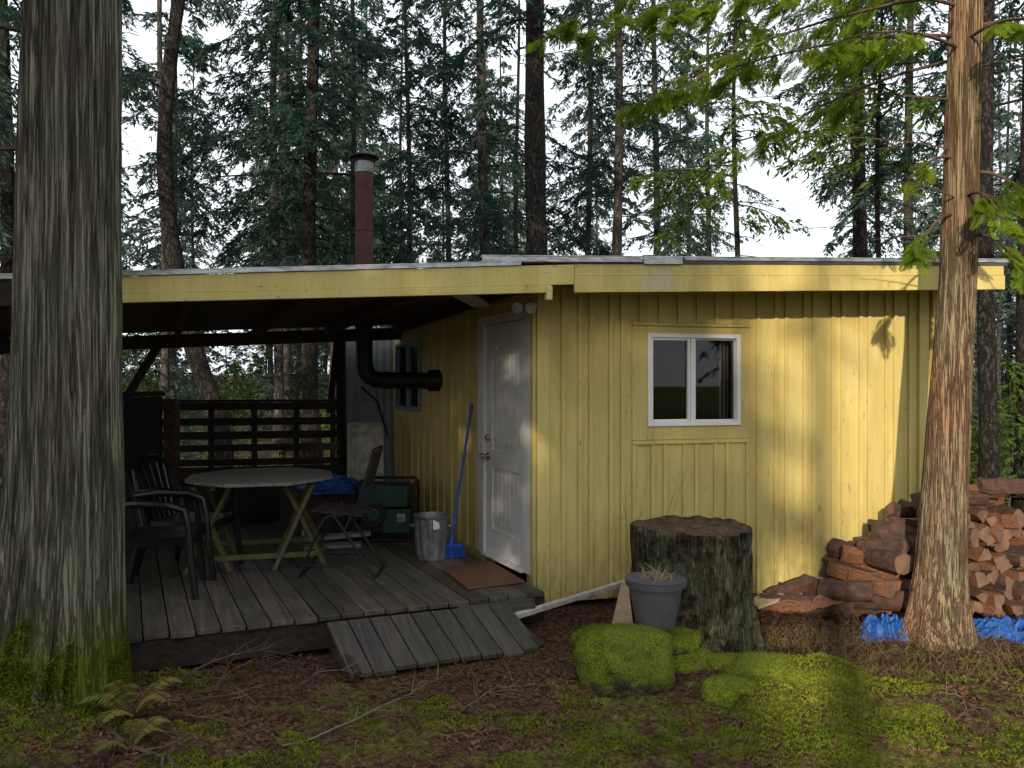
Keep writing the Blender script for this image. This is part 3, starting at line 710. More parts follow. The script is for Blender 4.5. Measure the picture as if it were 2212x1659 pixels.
w=MB(); w.hexa([V(.66,5.32,.05),V(.82,5.25,.05),V(.83,5.28,.05),V(.67,5.35,.05),V(.76,5.45,.36),V(.80,5.44,.36),V(.80,5.46,.36),V(.76,5.47,.36)]); w.build('plywood_scrap',['ply'],None)
w=MB(); w.beam((1.75,5.75,.12),(2.0,5.85,.17),.16,.02); w.beam((1.86,5.9,.1),(2.2,6.0,.12),.05,.05);w.build('plywood_scrap',['ply'],None)

def trunk(mbx,path,seg=64,step=.05,amp=.02,freq=7,seed=0,m=0,flare=0,lob=5,top_noise=0,zf=.8):
    zs=[]; z=path[0][2]; zt=path[-1][2]
    while z<zt:
        zs.append(z); z+=step if z<4.6 else .5
    zs.append(zt)
    P_=np.array(path); b=len(mbx.v)
    for z in zs:
        x=np.interp(z,P_[:,2],P_[:,0]);y=np.interp(z,P_[:,2],P_[:,1]);r_=np.interp(z,P_[:,2],P_[:,3])
        for k in range(seg):
            t=2*math.pi*k/seg; ct,s_=math.cos(t),math.sin(t)
            nn=noise.noise(Vector((ct*freq+seed,s_*freq,z*zf)))+.5*noise.noise(Vector((ct*freq*2.3,s_*freq*2.3+seed,z*zf*2)))
            big=noise.noise(Vector((ct*1.2+seed,s_*1.2,z*.5)))
            fl=flare*math.exp(-max(0,z)/.22)*(.55+.45*math.sin(t*lob+seed+1.2*math.sin(t*2+seed)))
            rr=r_*(1+.10*big)+amp*(-abs(nn)*1.8+.5)+fl
            zz=z+(top_noise*noise.noise(Vector((ct*2.6+seed,s_*2.6,3)))*(max(0,z-zt*.6)/(zt*.4)) if top_noise else 0)
            mbx.v.append((x+rr*ct,y+rr*s_,zz))
    n=len(zs)
    for i in range(n-1):
        for k in range(seg):
            k2=(k+1)%seg; mbx.f.append((b+i*seg+k,b+i*seg+k2,b+(i+1)*seg+k2,b+(i+1)*seg+k)); mbx.m.append(m)
    return b+(n-1)*seg
st=empty('tree_stump',(1.24,5.42,0)); w=MB()
top=trunk(w,[(1.24,5.42,-.1,.43),(1.24,5.42,.05,.41),(1.245,5.42,.3,.38),(1.24,5.42,.76,.385)],130,.025,.045,6,3.3,0,.07,6,.035,1.5)
seg=130; prev=top
for fr,dz in ((.93,.005),(.86,-.01),(.6,-.02),(.3,-.01),(.02,-.02)):
    b=len(w.v)
    for k in range(seg):
        vx,vy,vz=w.v[top+k]; x=1.24+(vx-1.24)*fr; y=5.42+(vy-5.42)*fr
        w.v.append((x,y,vz*fr+(.76)*(1-fr)+dz+.02*noise.noise(Vector((x*12,y*12,1)))))
    for k in range(seg):
        k2=(k+1)%seg; w.f.append((prev+k,prev+k2,b+k2,b+k)); w.m.append(1)
    prev=b
w.build('stump_body',['bark_stump','stumptop'],st,smooth=60)
w=MB()
for k in range(6):
    p=V(1.0+random.uniform(-.15,.25),5.85,.05); l=random.uniform(.8,1.25); dx=random.uniform(-.1,.25)
    w.tube([p,p+V(dx*.3,0,l*.6),p+V(dx,0,l)],[.0022,.0016,.001],4)
w.build('tall_dry_stems',['straw'],None)

def log(w,c,ax,L,r_,kind,seed):
    rs=random.Random(seed); ax=Vector(ax).normalized(); x=ax.cross(V(0,0,1)); x.normalize(); y=x.cross(ax); ph=rs.uniform(0,6.28)
    if kind==0: prof=[(r_*(1+rs.uniform(-.08,.08))*math.cos(2*math.pi*k/14),r_*(1+rs.uniform(-.08,.08))*math.sin(2*math.pi*k/14),2) for k in range(14)]
    else:
        ar=math.radians(rs.uniform(70,150)); n=5
        prof=[(-.45*r_,-.15*r_,0)]+[(r_*1.1*math.cos(ar*k/n-ar/2),r_*1.1*math.sin(ar*k/n-ar/2),2) for k in range(n+1)]
    pr=[(a*math.cos(ph)-b*math.sin(ph),a*math.sin(ph)+b*math.cos(ph),m_) for a,b,m_ in prof]
    b=len(w.v); n=len(pr); NS=7
    for i in range(NS+1):
        t=(i/NS-.5)*L; wob=[rs.uniform(-.006,.006) for _ in range(2)]
        for a,bb,_ in pr:
            j=rs.uniform(-.005,.005)
            w.v.append(tuple(Vector(c)+ax*(t+(rs.uniform(-.012,.012) if i in(0,NS) else 0))+x*(a+wob[0]+j)+y*(bb+wob[1]+j)))
    for i in range(NS):
        for k in range(n):
            k2=(k+1)%n; mm=2 if (pr[k][2]==2 and pr[k2][2]==2) else 0
            w.f.append((b+i*n+k,b+i*n+k2,b+(i+1)*n+k2,b+(i+1)*n+k)); w.m.append(mm)
    w.f.append(tuple(b+k for k in range(n))[::-1]); w.m.append(1); w.f.append(tuple(b+NS*n+k for k in range(n))); w.m.append(1)
w=MB(); k=0
rows=[(2.16,3.25,.06),(2.32,3.28,.18),(2.48,3.28,.30),(2.60,3.28,.42),(2.74,3.28,.53),(2.90,3.28,.63),(3.05,3.28,.72)]
for x0,x1,z in rows:
    for dep in (0,.3):
        x=x0+random.uniform(-.05,.05)+dep*.2
        while x<x1:
            L=random.uniform(.30,.42); k+=1
            yy=6.02+dep+.268*(x-2.1)*.5+random.uniform(-.09,.05)
            log(w,(x+L*.35,yy,z+random.uniform(-.025,.025)-.04),(1,random.uniform(-1.6,.2),random.uniform(-.28,.2)),L,random.uniform(.065,.095),1 if random.random()<.9 else 0,k)
            x+=L*.50
for c,ax in (((2.02,5.78,.10),(1,-.5,.1)),((2.30,5.75,.12),(1,.5,.05)),((2.45,5.77,.22),(.9,-.6,.1)),((2.62,5.77,.30),(.4,-1,.0)),((2.1,5.95,.16),(1,.2,.3)),((2.72,5.85,.14),(1,-.4,0)),((2.80,5.88,.42),(.2,-1,.05))):
    k+=1; log(w,c,ax,.36,.078,1 if k%4 else 0,k+900)
w.build('firewood_pile',['wood_side','wood_end','wood_bark'],None,smooth=25)
w=MB()
for row in range(9):
    z=.0+row*.098
    for i in range(6):
        k+=1; x=3.28+i*.125+random.uniform(-.025,.025)+(.05 if row%2 else 0)
        if row==8 and i in (0,5): continue
        log(w,(x,6.22+random.uniform(-.06,.06)+.2*(x-3.4),z+random.uniform(-.012,.012)),(-.22+random.uniform(-.3,.3),1,random.uniform(-.1,.1)) if row<8 else (1,.2,.05),.40,random.uniform(.055,.08),1 if random.random()<.85 else 0,k)
for i in range(3): k+=1; log(w,(3.50+i*.17,6.15,.86+.03*i%2),(1,-.2,0),.36,.07,1,k)
w.build('firewood_pile',['wood_side','wood_end','wood_bark'],None,smooth=25)

# ------------------------------------------------------------------ conifers
def branch(cd,wd,rng,o,az,L,up,droop,dens,nl_,ll,lw,lm=1,wm=0,rad=.012,flat=.35):
    dr=np.array([math.cos(az),math.sin(az),0]); sdv=np.array([-dr[1],dr[0],0])
    f=lambda t:o+dr*(L*t)[:,None]+np.array([0,0,1])*((up*t-droop*t*t)*L)[:,None]
    tt=np.linspace(0,1,5); pp=f(tt)
    wd.tube([tuple(q) for q in pp],[rad*(1-.85*q) for q in tt],3,wm,False)
    nt=max(3,int(L*dens)); 
    if nl_==0:
        for q in range(nt):
            t=rng.uniform(.2,1); p=f(np.array([t]))[0]; d=dr*.5+sdv*rng.choice([-1,1])+np.array([0,0,rng.uniform(-.5,.1)]); l=rng.uniform(.15,.5)*L*.5*(1.2-t)
            wd.tube([tuple(p),tuple(p+d*l)],[rad*.35,rad*.1],3,wm,False)
        return
    t=rng.uniform(.12,1,nt); sg=rng.choice([-1.,1.],nt)
    td=nrm(sdv*sg[:,None]*rng.uniform(.5,1.1,nt)[:,None]+dr*rng.uniform(.3,.9,nt)[:,None]+np.array([0,0,1])*rng.uniform(-.85,-.05,nt)[:,None])
    tl=(.12+.42*L*(1-t*.75))*rng.uniform(.5,1.1,nt); tl=np.minimum(tl,.8)
    base=f(t)
    uu=rng.uniform(.05,1,(nt,nl_)); pos=base[:,None,:]+td[:,None,:]*(tl[:,None]*uu)[:,:,None]; pos[:,:,2]-=(.4*tl[:,None]*uu**2)
    side=nrm(np.cross(td,np.array([0,0,1.])))
    sg2=rng.choice([-1.,1.],(nt,nl_))
    D=td[:,None,:]*.8+side[:,None,:]*sg2[:,:,None]*.75+rng.normal(0,.3,(nt,nl_,3)); D[:,:,2]-=.38; D=nrm(D.reshape(-1,3))
    ran=rng.normal(0,.8,D.shape); ran[:,2]+=.8; Sd=nrm(np.cross(D,ran))
    n=len(D); cd.rhomb(pos.reshape(-1,3),D,Sd,rng.uniform(.6,1.3,n)*ll,rng.uniform(.6,1.3,n)*lw,lm)
def conifer(name,base,dia,H,h0,seed,matb='bark_fir',matf='fir',lean=(0,0),Lmax=2.4,nb=60,dens=14,nlf=19,ll=.125,lw=.016,curve=None,dead=22,origin=True,seg=14,parent=None):
    rng=np.random.default_rng(seed); wd=MB(); cd=Cards(); bx,by,bz=base
    path=[]
    for i in range(13):
        t=i/12
        path.append((by+lean[1]*t*H+.04*math.cos(t*7+seed),bz-.1+t*H,dia/2*(1-.85*t)+(.25*dia if i==0 else 0)))
    zs=np.linspace(0,H,40 if curve else 24); pts=[];rr=[]
    P_=np.array(path)
    for z in zs:
        zz=bz-.1+z; pts.append((bx+(lean[0]*z+(curve(z) if curve else 0)+.05*math.sin(z/H*9+seed)),np.interp(zz,P_[:,1],P_[:,0]),zz)); rr.append(np.interp(zz,P_[:,1],P_[:,2])*(1+.06*math.sin(z*5+seed)))
    wd.tube(pts,rr,seg,0,True); pts=np.array(pts)
    def at(z): return np.array([np.interp(bz-.1+z,pts[:,2],pts[:,0]),np.interp(bz-.1+z,pts[:,2],pts[:,1]),bz-.1+z])
    for k in range(dead):
        z=rng.uniform(1.6,h0+3.5); branch(cd,wd,rng,at(z),rng.uniform(0,6.28),rng.uniform(.4,1.7),rng.uniform(-.1,.25),rng.uniform(.1,.5),5,0,0,0,rad=.010)
    for k in range(nb):
        z=h0+(H-h0)*((k+rng.uniform(0,1))/nb)**1.0; fr=(z-h0)/(H-h0)
        L=Lmax*(1-fr)**.75*rng.uniform(.45,1.15)*(min(1,.55+fr*4)); 
        if L<.2: L=.2
        branch(cd,wd,rng,at(z),rng.uniform(0,6.28),L,rng.uniform(-.1,.25),rng.uniform(.2,.6),dens,nlf,ll,lw,rad=.018*L/2+.005)
    return merged(name,wd,cd,[matb,matf],base if origin else (0,0,0),parent)
def wx(px,Y): return (px-1106)/1700*Y
def bumpcurve(z):
    return .55*math.exp(-((z-.6)/1.5)**2)+.12*math.sin(z*.9)-.15
spec=[
 (352,17,.20,17,6.2,(0,0),1.7,36),(597,16,.22,16,3.4,(0,0),2.6,85),(618,20,.22,19,5,(0,0),2.2,55),(672,13.5,.30,17,3.5,(.004,0),2.8,85),
 (760,19,.2,18,4.2,(.0,0),2.3,60),(880,17,.16,15,3.8,(.0,0),2.3,60),(965,21,.2,18,3.8,(.0,0),2.5,65),(1043,15,.25,18,3.7,(0,0),2.5,75),(1118,24,.2,18,4,(0,0),2.3,55),
 (1168,10.6,.36,19,6.5,(-.006,0),2.2,42),(1272,19,.18,17,6,(0,0),1.8,38),(1332,14.5,.23,17,5.3,(0,0),1.9,45),(1415,18,.22,17,4.4,(.0,0),2.3,60),
 (1530,22,.2,17,5,(0,0),2.0,50),(1855,13.5,.30,18,5.4,(0,0),2.0,50),(1965,17,.26,18,4.2,(.0,0),2.3,60),(2136,8.6,.20,16,5.2,(0,0),1.7,40),(2225,10,.26,17,4.2,(0,0),2.1,50),
 (230,14,.24,17,5.4,(0,0),2.0,45),(10,11,.24,17,3.8,(0,0),2.3,55),(-160,9,.3,17,3.6,(0,0),2.4,50)]
for i,(px,Y,dia,H,h0,ln,Lm,nb) in enumerate(spec):
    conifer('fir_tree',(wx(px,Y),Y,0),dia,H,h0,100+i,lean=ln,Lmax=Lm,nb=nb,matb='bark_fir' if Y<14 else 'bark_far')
conifer('fir_tree',(wx(405,11.5),11.5,0),.30,16,7.5,77,curve=bumpcurve,Lmax=1.8,nb=28,dead=34)
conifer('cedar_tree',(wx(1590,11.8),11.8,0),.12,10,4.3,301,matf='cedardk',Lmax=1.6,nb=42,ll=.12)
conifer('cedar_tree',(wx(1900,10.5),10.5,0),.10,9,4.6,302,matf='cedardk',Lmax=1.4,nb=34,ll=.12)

far=empty('distant_forest',(0,35,0)); prot=[]
for i in range(4):
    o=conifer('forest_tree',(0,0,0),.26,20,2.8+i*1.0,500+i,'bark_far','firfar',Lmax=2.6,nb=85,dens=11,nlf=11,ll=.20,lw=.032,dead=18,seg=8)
    prot.append(o)
rng=np.random.default_rng(5); cnt=0
def inst(src,x,y,s,parent,name,z=0,sz=None):
    o=bpy.data.objects.new(name,src.data); S.collection.objects.link(o); o.location=(x,y,z); o.rotation_euler=(0,0,random.uniform(0,6.28)); o.scale=(s,s,sz or s)
    setparent(o,parent); return o
for k in range(600):
    if cnt>=78: break
    y=rng.uniform(24,64); x=rng.uniform(-.85,.85)*y; px=1106+1700*x/y
    if 1625<px<1810 and y<64: continue
    if 240<px<345 and rng.random()<.8: continue
    if 430<px<500 and rng.random()<.6: continue
    inst(prot[cnt%4],x,y,rng.uniform(.6,1.2),far,'forest_tree'); cnt+=1
for k in range(90):
    a=rng.uniform(math.radians(35),math.radians(325)); r_=rng.uniform(17,48); x=r_*math.sin(a); y=r_*math.cos(a)
    lane=x+.337*(-y)
    if y<0 and -3.6<lane<5.4: continue  # gap left in the unseen forest so the low sun gets through
    inst(prot[k%4],x,y,rng.uniform(.8,1.1),far,'forest_tree')
for k in range(34):
    a=math.pi+rng.uniform(-.1,.75); r_=rng.uniform(78,110); inst(prot[k%4],r_*math.sin(a),r_*math.cos(a),rng.uniform(.7,.85),far,'forest_tree')
for i,o in enumerate(prot):
    o.location=(-22+i*3.1,31+i*4,0); setparent(o,far)
ug=empty('undergrowth',(0,16,0))
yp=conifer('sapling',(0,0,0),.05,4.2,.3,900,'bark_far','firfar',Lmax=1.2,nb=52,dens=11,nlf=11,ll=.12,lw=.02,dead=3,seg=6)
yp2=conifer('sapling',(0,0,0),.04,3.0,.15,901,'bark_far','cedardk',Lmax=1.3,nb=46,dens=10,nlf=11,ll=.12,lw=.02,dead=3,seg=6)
for k in range(120):
    y=rng.uniform(13,30); x=rng.uniform(-.85,.85)*y
    s_=rng.uniform(.35,1.0); inst(yp if k%3==0 else yp2,x,y,s_,ug,'sapling',sz=s_*rng.uniform(.6,1))
for k in range(160):
    y=rng.uniform(30,62); x=rng.uniform(-.9,.9)*y
    s_=rng.uniform(1.0,2.2); inst(yp if k%2==0 else yp2,x,y,s_,ug,'sapling',sz=s_*.7)
for k in range(22):
    inst(yp2,rng.uniform(5.5,12),rng.uniform(9.5,16),rng.uniform(.4,.75),ug,'sapling')
for k in range(90):
    y=-rng.uniform(14,60); x=-.337*-y+rng.uniform(-.35,.35)*-y; s_=rng.uniform(.5,1.0)*(1 if y>-30 else 1.8)
    inst(yp if k%2 else yp2,x,y,s_,ug,'sapling',sz=s_*.7)
yp.location=(-9,18,0); yp2.location=(-7.2,15,0); setparent(yp,ug); setparent(yp2,ug)

# ------------------------------------------------------------------ foreground cedars
def frond_template(rng,n=11,L=1.0):
    q=[]
    def rh(p,d,l,w_):
        sd=np.array([-d[1],d[0],0]); q.append(np.stack([p,p+d*l*.5+sd*w_,p+d*l,p+d*l*.5-sd*w_]))
    for i in range(n):
        t=(i+.5)/n; 
        for sg in (-1,1):
            p=np.array([t*L,0,-.12*t*t]); ang=sg*math.radians(44-14*t); ln=.40*L*(math.sin(math.pi*min(1,(t*.85+.15)))**.8)*(1-.25*t)*rng.uniform(.7,1.15)
            d=np.array([math.cos(ang),math.sin(ang),-.2+rng.uniform(-.1,.1)]); 
            rh(p,d,ln,.018*L)
            for j in (.3,.6):
                for s2 in (-1,1):
                    a2=ang+s2*.55; d2=np.array([math.cos(a2),math.sin(a2),-.2]); rh(p+d*ln*j,d2,ln*.42,.015*L)
    rh(np.array([0.,0,0]),np.array([1.,0,-.1]),L,.008*L)
    return np.array(q)
def cedar_branch(cd,wd,rng,o,az,L,up,droop,nf_,fs,m,wm=0,rad=.014,hang=.7,T=None):
    o=np.array(o,float); dr=np.array([math.cos(az),math.sin(az),0]); sdv=np.array([-dr[1],dr[0],0])
    f=lambda t:o+dr*L*t+np.array([0,0,1])*(up*t-droop*t*t)*L
    tt=np.linspace(0,1,7); wd.tube([tuple(f(t)) for t in tt],[rad*(1-.85*t) for t in tt],5,wm,False)
    ntw=max(3,int(nf_/4))
    for k in range(ntw):
        t=rng.uniform(.12,1)**.8; sg=rng.choice([-1,1]); p=f(t)
        sl=rng.uniform(.15,.5)*(1.25-t)*min(L,1.6)*.55; d2=nrm(sdv*sg*rng.uniform(.4,1)+dr*.8+np.array([0,0,-.35])); 
        p2=p+d2*sl; wd.tube([tuple(p),tuple(p2)],[rad*.25,rad*.08],3,wm,False)
        for j in range(4+int(nf_>30)):
            tq=rng.uniform(.1,1); pq=p+d2*sl*tq+np.array([0,0,-.06*tq]); s3=rng.choice([-1,1])
            sick=rng.random()<.025
            sd2=nrm(np.cross(d2,np.array([0,0,1.])))
            X=nrm(d2*.8+sd2*s3*rng.uniform(0,.9)+np.array([0,0,-rng.uniform(.15,1.1)*hang]))
            up_=nrm(np.array([0,0,1.])+rng.normal(0,.5,3)); Yv=nrm(np.cross(up_,X)); Zv=np.cross(X,Yv)
            s_=fs*rng.uniform(.5,1.3)*(.6 if sick else 1); Tm=T[rng.integers(len(T))]
            cd.raw(pq+s_*(Tm[:,:,0:1]*X+Tm[:,:,1:2]*Yv+Tm[:,:,2:3]*Zv),3 if sick else m)
rg=np.random.default_rng(21); TT=[frond_template(rg) for _ in range(5)]
wd=MB(); cd=Cards()
LP=[(-2.56,4.25,-.15,.46),(-2.52,4.25,.1,.39),(-2.47,4.25,.45,.335),(-2.42,4.25,1.1,.290),(-2.40,4.25,1.7,.262),(-2.385,4.25,2.6,.240),(-2.37,4.25,3.8,.226),(-2.35,4.3,8,.18),(-2.33,4.3,14,.05)]
trunk(wd,LP,220,.035,.028,11,1.7,0,.10,5,0,.3)
for z,az,L,up,dp,n in ((3.0,3.3,1.1,.0,.35,40),(3.6,3.6,1.4,.1,.4,50),(4.2,3.0,1.6,0,.5,60),(4.9,2.4,2,.1,.4,50),(5.2,3.9,2,.1,.4,50),(5.6,1.2,2,.1,.4,40),(6.5,5.6,1.8,.2,.3,20),(7.0,0.3,1.8,.2,.3,20)):
    cedar_branch(cd,wd,rg,(-2.38+.2*math.cos(az),4.25+.2*math.sin(az),z),az,L,up,dp,n,.22,1,2,T=TT)
lp=np.array(LP); n=60000; zz=rg.uniform(-.02,1,n)**1.2*.62; az=rg.uniform(-math.pi,0.5,n)
keep=np.array([noise.noise(Vector((math.cos(a)*2.2,math.sin(a)*2.2,z*3)))>(-.75+z*1.75+max(0,math.cos(a))*.30) for a,z in zip(az,zz)])
zz=zz[keep];az=az[keep];n=len(zz)
lob=.10*np.exp(-np.maximum(0,zz)/.22)*(.55+.45*np.sin(az*5+1.7+1.2*np.sin(az*2+1.7)))
big=np.array([noise.noise(Vector((math.cos(a)*1.2+1.7,math.sin(a)*1.2,z*.5))) for a,z in zip(az,zz)])
rr=np.interp(zz,lp[:,2],lp[:,3])*(1+.10*big)+lob+rg.uniform(-.012,.018,n); xx=np.interp(zz,lp[:,2],lp[:,0])+rr*np.cos(az); yy=4.25+rr*np.sin(az)
D=nrm(np.stack([np.cos(az),np.sin(az),rg.uniform(-.6,.8,n)],1)+rg.normal(0,.35,(n,3))); Sd=nrm(np.cross(D,rg.normal(0,1,(n,3))))
cd.rhomb(np.stack([xx,yy,zz],1)-D*.01,D,Sd,rg.uniform(.012,.026,n),rg.uniform(.003,.006,n),4)
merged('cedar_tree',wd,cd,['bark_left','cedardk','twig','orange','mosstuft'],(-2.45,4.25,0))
wd=MB(); cd=Cards()
trunk(wd,[(2.93,5.46,-.15,.25),(2.945,5.46,.05,.195),(2.975,5.46,.45,.158),(3.03,5.46,1.5,.130),(3.06,5.46,2.0,.118),(3.095,5.46,2.5,.112),(3.15,5.46,4.4,.10),(3.2,5.46,7,.08),(3.22,5.46,10,.03)],150,.035,.012,9,5.7,0,.05,5,0,.4)
PI=math.pi
for z,az,L,up,dp,n in ((3.02,PI*1.45,.55,.1,.6,44),(3.2,PI*1.9,.5,.0,.9,30),(2.9,PI*1.15,.42,.1,.9,24),(2.75,PI*1.6,.4,.1,.9,24),(3.3,PI*1.1,.45,.1,.7,24),
    (4.15,PI*1.02,2.0,.0,.22,120),(4.05,PI*1.2,1.6,.0,.25,90),(4.35,PI*1.12,2.3,.05,.25,130),(4.6,PI*1.25,2.0,.05,.3,110),(4.45,PI*.9,2.3,.0,.25,120),(4.8,PI*1.0,2.8,.08,.3,140),(4.1,PI*1.5,1.0,.0,.4,60),(4.55,PI*1.05,2.6,.03,.24,130),
    (4.0,PI*.75,1.8,.05,.3,80),(4.4,PI*1.7,1.5,.05,.35,70),(4.2,PI*1.85,1.3,.05,.35,60),(4.7,PI*1.9,1.6,.05,.35,60),(4.9,PI*.55,1.8,.1,.35,50),(5.2,PI*1.1,2.4,.08,.3,90),(5.4,PI*1.35,2.0,.08,.3,60),(5.6,PI*.8,2.2,.1,.3,60),(6,PI*1.6,1.8,.1,.3,40),(6.4,PI*.2,1.8,.1,.3,40),(6.9,PI*1.,1.8,.1,.3,40)):
    cedar_branch(cd,wd,rg,(3.12+.08*math.cos(az),5.46+.08*math.sin(az),z),az,L,up,dp,int(n*1.2),.155,1,2,T=TT)
for z,az,L in ((3.35,PI*1.05,1.5),(3.0,PI*1.2,.9),(2.75,PI*.95,.6),(3.7,PI*.98,1.9),(3.9,PI*1.85,.8)):
    branch(cd,wd,rg,np.array([3.12,5.46,z]),az,L,.15,.15,9,0,0,0,wm=2,rad=.008)
merged('cedar_tree',wd,cd,['bark_right','cedar','twig','orange'],(3.0,5.46,0))

# ------------------------------------------------------------------ unseen trees added behind the viewer to block and dapple the low sun
kw=dict(nb=150,dens=16,nlf=12,ll=.22,lw=.05)
conifer('fir_tree',(-5.6,-5.6,0),.4,14,1.2,701,Lmax=2.2,**kw)
conifer('fir_tree',(-8.3,-6.6,0),.4,14,1.2,702,Lmax=2.4,**kw)
conifer('fir_tree',(-7.2,-8.6,0),.4,16,1.5,703,Lmax=2.4,**kw)
conifer('fir_tree',(-10.2,-9.8,0),.4,16,1.5,704,Lmax=2.6,**kw)
conifer('fir_tree',(-8.3,-20.5,0),.3,13.5,3.0,705,Lmax=2.2,nb=165,dens=15,nlf=12,ll=.16,lw=.03)
conifer('fir_tree',(-10.2,-27,0),.3,14.5,5.0,708,Lmax=2.4,nb=150,dens=15,nlf=12,ll=.16,lw=.03)
conifer('fir_tree',(-4.35,-14.0,0),.40,9.2,7.6,706,Lmax=.7,nb=12,dens=9,nlf=8,dead=16)
conifer('fir_tree',(-5.75,-16.4,0),.36,10.2,8.6,707,Lmax=.7,nb=12,dens=9,nlf=8,dead=16)
for i,(x,y,s_) in enumerate(((-3.3,-6,.66),(-2.3,-6.3,.62),(-1.3,-5.8,.60),(-.3,-6,.64),(.8,-6.2,.72),(-3.9,-7.2,.7),(-1.8,-7.0,.62),(.3,-7.2,.7),(1.8,-6.1,.85))):  # unseen low saplings added to shade the ground but not the wall
    inst(yp,x,y,s_*1.2,ug,'sapling',sz=s_*.94)

# ------------------------------------------------------------------ forest floor detail
rng=np.random.default_rng(3)
def clear(x,y):
    t=(x-F0.x)/ef.x; yl=F0.y+ef.y*t
    if x<F0.x and y>yl-.02: return False
    if x>=.19 and y>6.13+.268*(x-.19)-.02: return False
    if -1.2<x<.22:
        yy=4.66+.43*(x+.95)
        if y>yy-.02: return False
    return True
def mossf(x,y):
    return noise.noise(Vector((x*1.1,y*1.6,7)))*.8+noise.noise(Vector((x*3.5,y*3.5,3)))*.7+noise.noise(Vector((x*9,y*9,13)))*.35+max(-.5,min(.14,(4.25-y)*.42))+.7*math.exp(-((x-1.8)/.5)**2-((y-4.4)/.3)**2)+.4*math.exp(-((x+2.4)/.35)**2-((y-3.8)/.5)**2)-.11+max(-.12,min(.04,x*.05))
cd=Cards()
pts=[]
while len(pts)<42000:
    x=rng.uniform(-3.2,5);y=3.1+(rng.random()**1.0)*4.0
    if mossf(x,y)>.1 and rng.random()>.4: continue
    if clear(x,y): pts.append((x,y,gz(x,y)+rng.uniform(.002,.02)))
p=np.array(pts); n=len(p); a=rng.uniform(0,6.28,n); D=np.stack([np.cos(a),np.sin(a),rng.normal(0,.35,n)],1); D=nrm(D)
Sd=nrm(np.cross(D,np.stack([rng.normal(0,.5,n),rng.normal(0,.5,n),np.ones(n)],1)))
cd.rhomb(p,D,Sd,rng.uniform(.010,.048,n),rng.uniform(.0015,.010,n),0)
merged('fallen_leaves',MB(),cd,['litter'])
cd=Cards(); pts=[]
while len(pts)<60000:
    x=rng.uniform(-2.9,4.8);y=3.1+(rng.random())*2.6
    f=mossf(x,y)
    if f<.06 and rng.random()>.03: continue
    if clear(x,y): pts.append((x,y,gz(x,y)-.003+min(.02,max(0,f-.06)*.06)))
p=np.array(pts); n=len(p); D=np.stack([rng.normal(0,.9,n),rng.normal(0,.9,n),np.ones(n)],1); D=nrm(D); a=rng.uniform(0,6.28,n)
Sd=nrm(np.cross(D,np.stack([np.cos(a),np.sin(a),np.zeros(n)],1)))
cd.rhomb(p,D,Sd,rng.uniform(.008,.024,n),rng.uniform(.003,.006,n),0)
for c,ar_,co in rockpts:
    P_=np.array([q[0] for q in co]);Nn=np.array([q[1] for q in co])
    for _ in range(3):
        sel=rng.random(len(P_))<min(1,ar_*22); p=P_[sel]+rng.normal(0,.006,(sel.sum(),3))+np.array(c); nn_=Nn[sel]
        D=nrm(nn_+np.array([0,0,.3])+rng.normal(0,.6,p.shape)); Sd=nrm(np.cross(D,rng.normal(0,1,p.shape)))
        cd.rhomb(p-nn_*.005,D,Sd,rng.uniform(.006,.014,len(p)),rng.uniform(.0015,.003,len(p)),0)
merged('moss',MB(),cd,['mosstuft'])
cd=Cards(); pts=[]
while len(pts)<3000:
    if rng.random()<.7: x=rng.uniform(1.6,4.5);y=rng.uniform(4.6,5.7)
    else: x=rng.uniform(-2.2,4.5);y=rng.uniform(3.2,5.5)
    if clear(x,y): pts.append((x,y,gz(x,y)))
p=np.array(pts); n=len(p); D=np.stack([rng.normal(0,.6,n),rng.normal(0,.6,n),np.ones(n)],1); D=nrm(D); a=rng.uniform(0,6.28,n)
Sd=nrm(np.cross(D,np.stack([np.cos(a),np.sin(a),np.zeros(n)],1)))
cd.rhomb(p,D,Sd,rng.uniform(.04,.15,n),rng.uniform(.001,.002,n),0)
merged('grass',MB(),cd,['grass'])
def stick(w,x,y,az,L,r_,arch=.0,m=0,n=7,wig=.06,lift=.0):
    pts=[];ang=az;px_,py_=x,y
    for i in range(n):
        t=i/(n-1); pts.append((px_,py_,gz(px_,py_)+r_+lift+arch*math.sin(math.pi*t))); ang+=random.uniform(-wig,wig)*3; px_+=math.cos(ang)*L/(n-1);py_+=math.sin(ang)*L/(n-1)
    w.tube(pts,[r_*(1-.75*i/(n-1)) for i in range(n)],5,m)
    return pts
w=MB()
c_=0
while c_<700:
    x=random.uniform(-3,4.6);y=random.uniform(3.2,5.9)
    if not clear(x,y): continue
    stick(w,x,y,random.uniform(0,6.28),random.uniform(.06,.3),random.uniform(.001,.003),random.uniform(0,.02),random.choice((0,0,0,1))); c_+=1
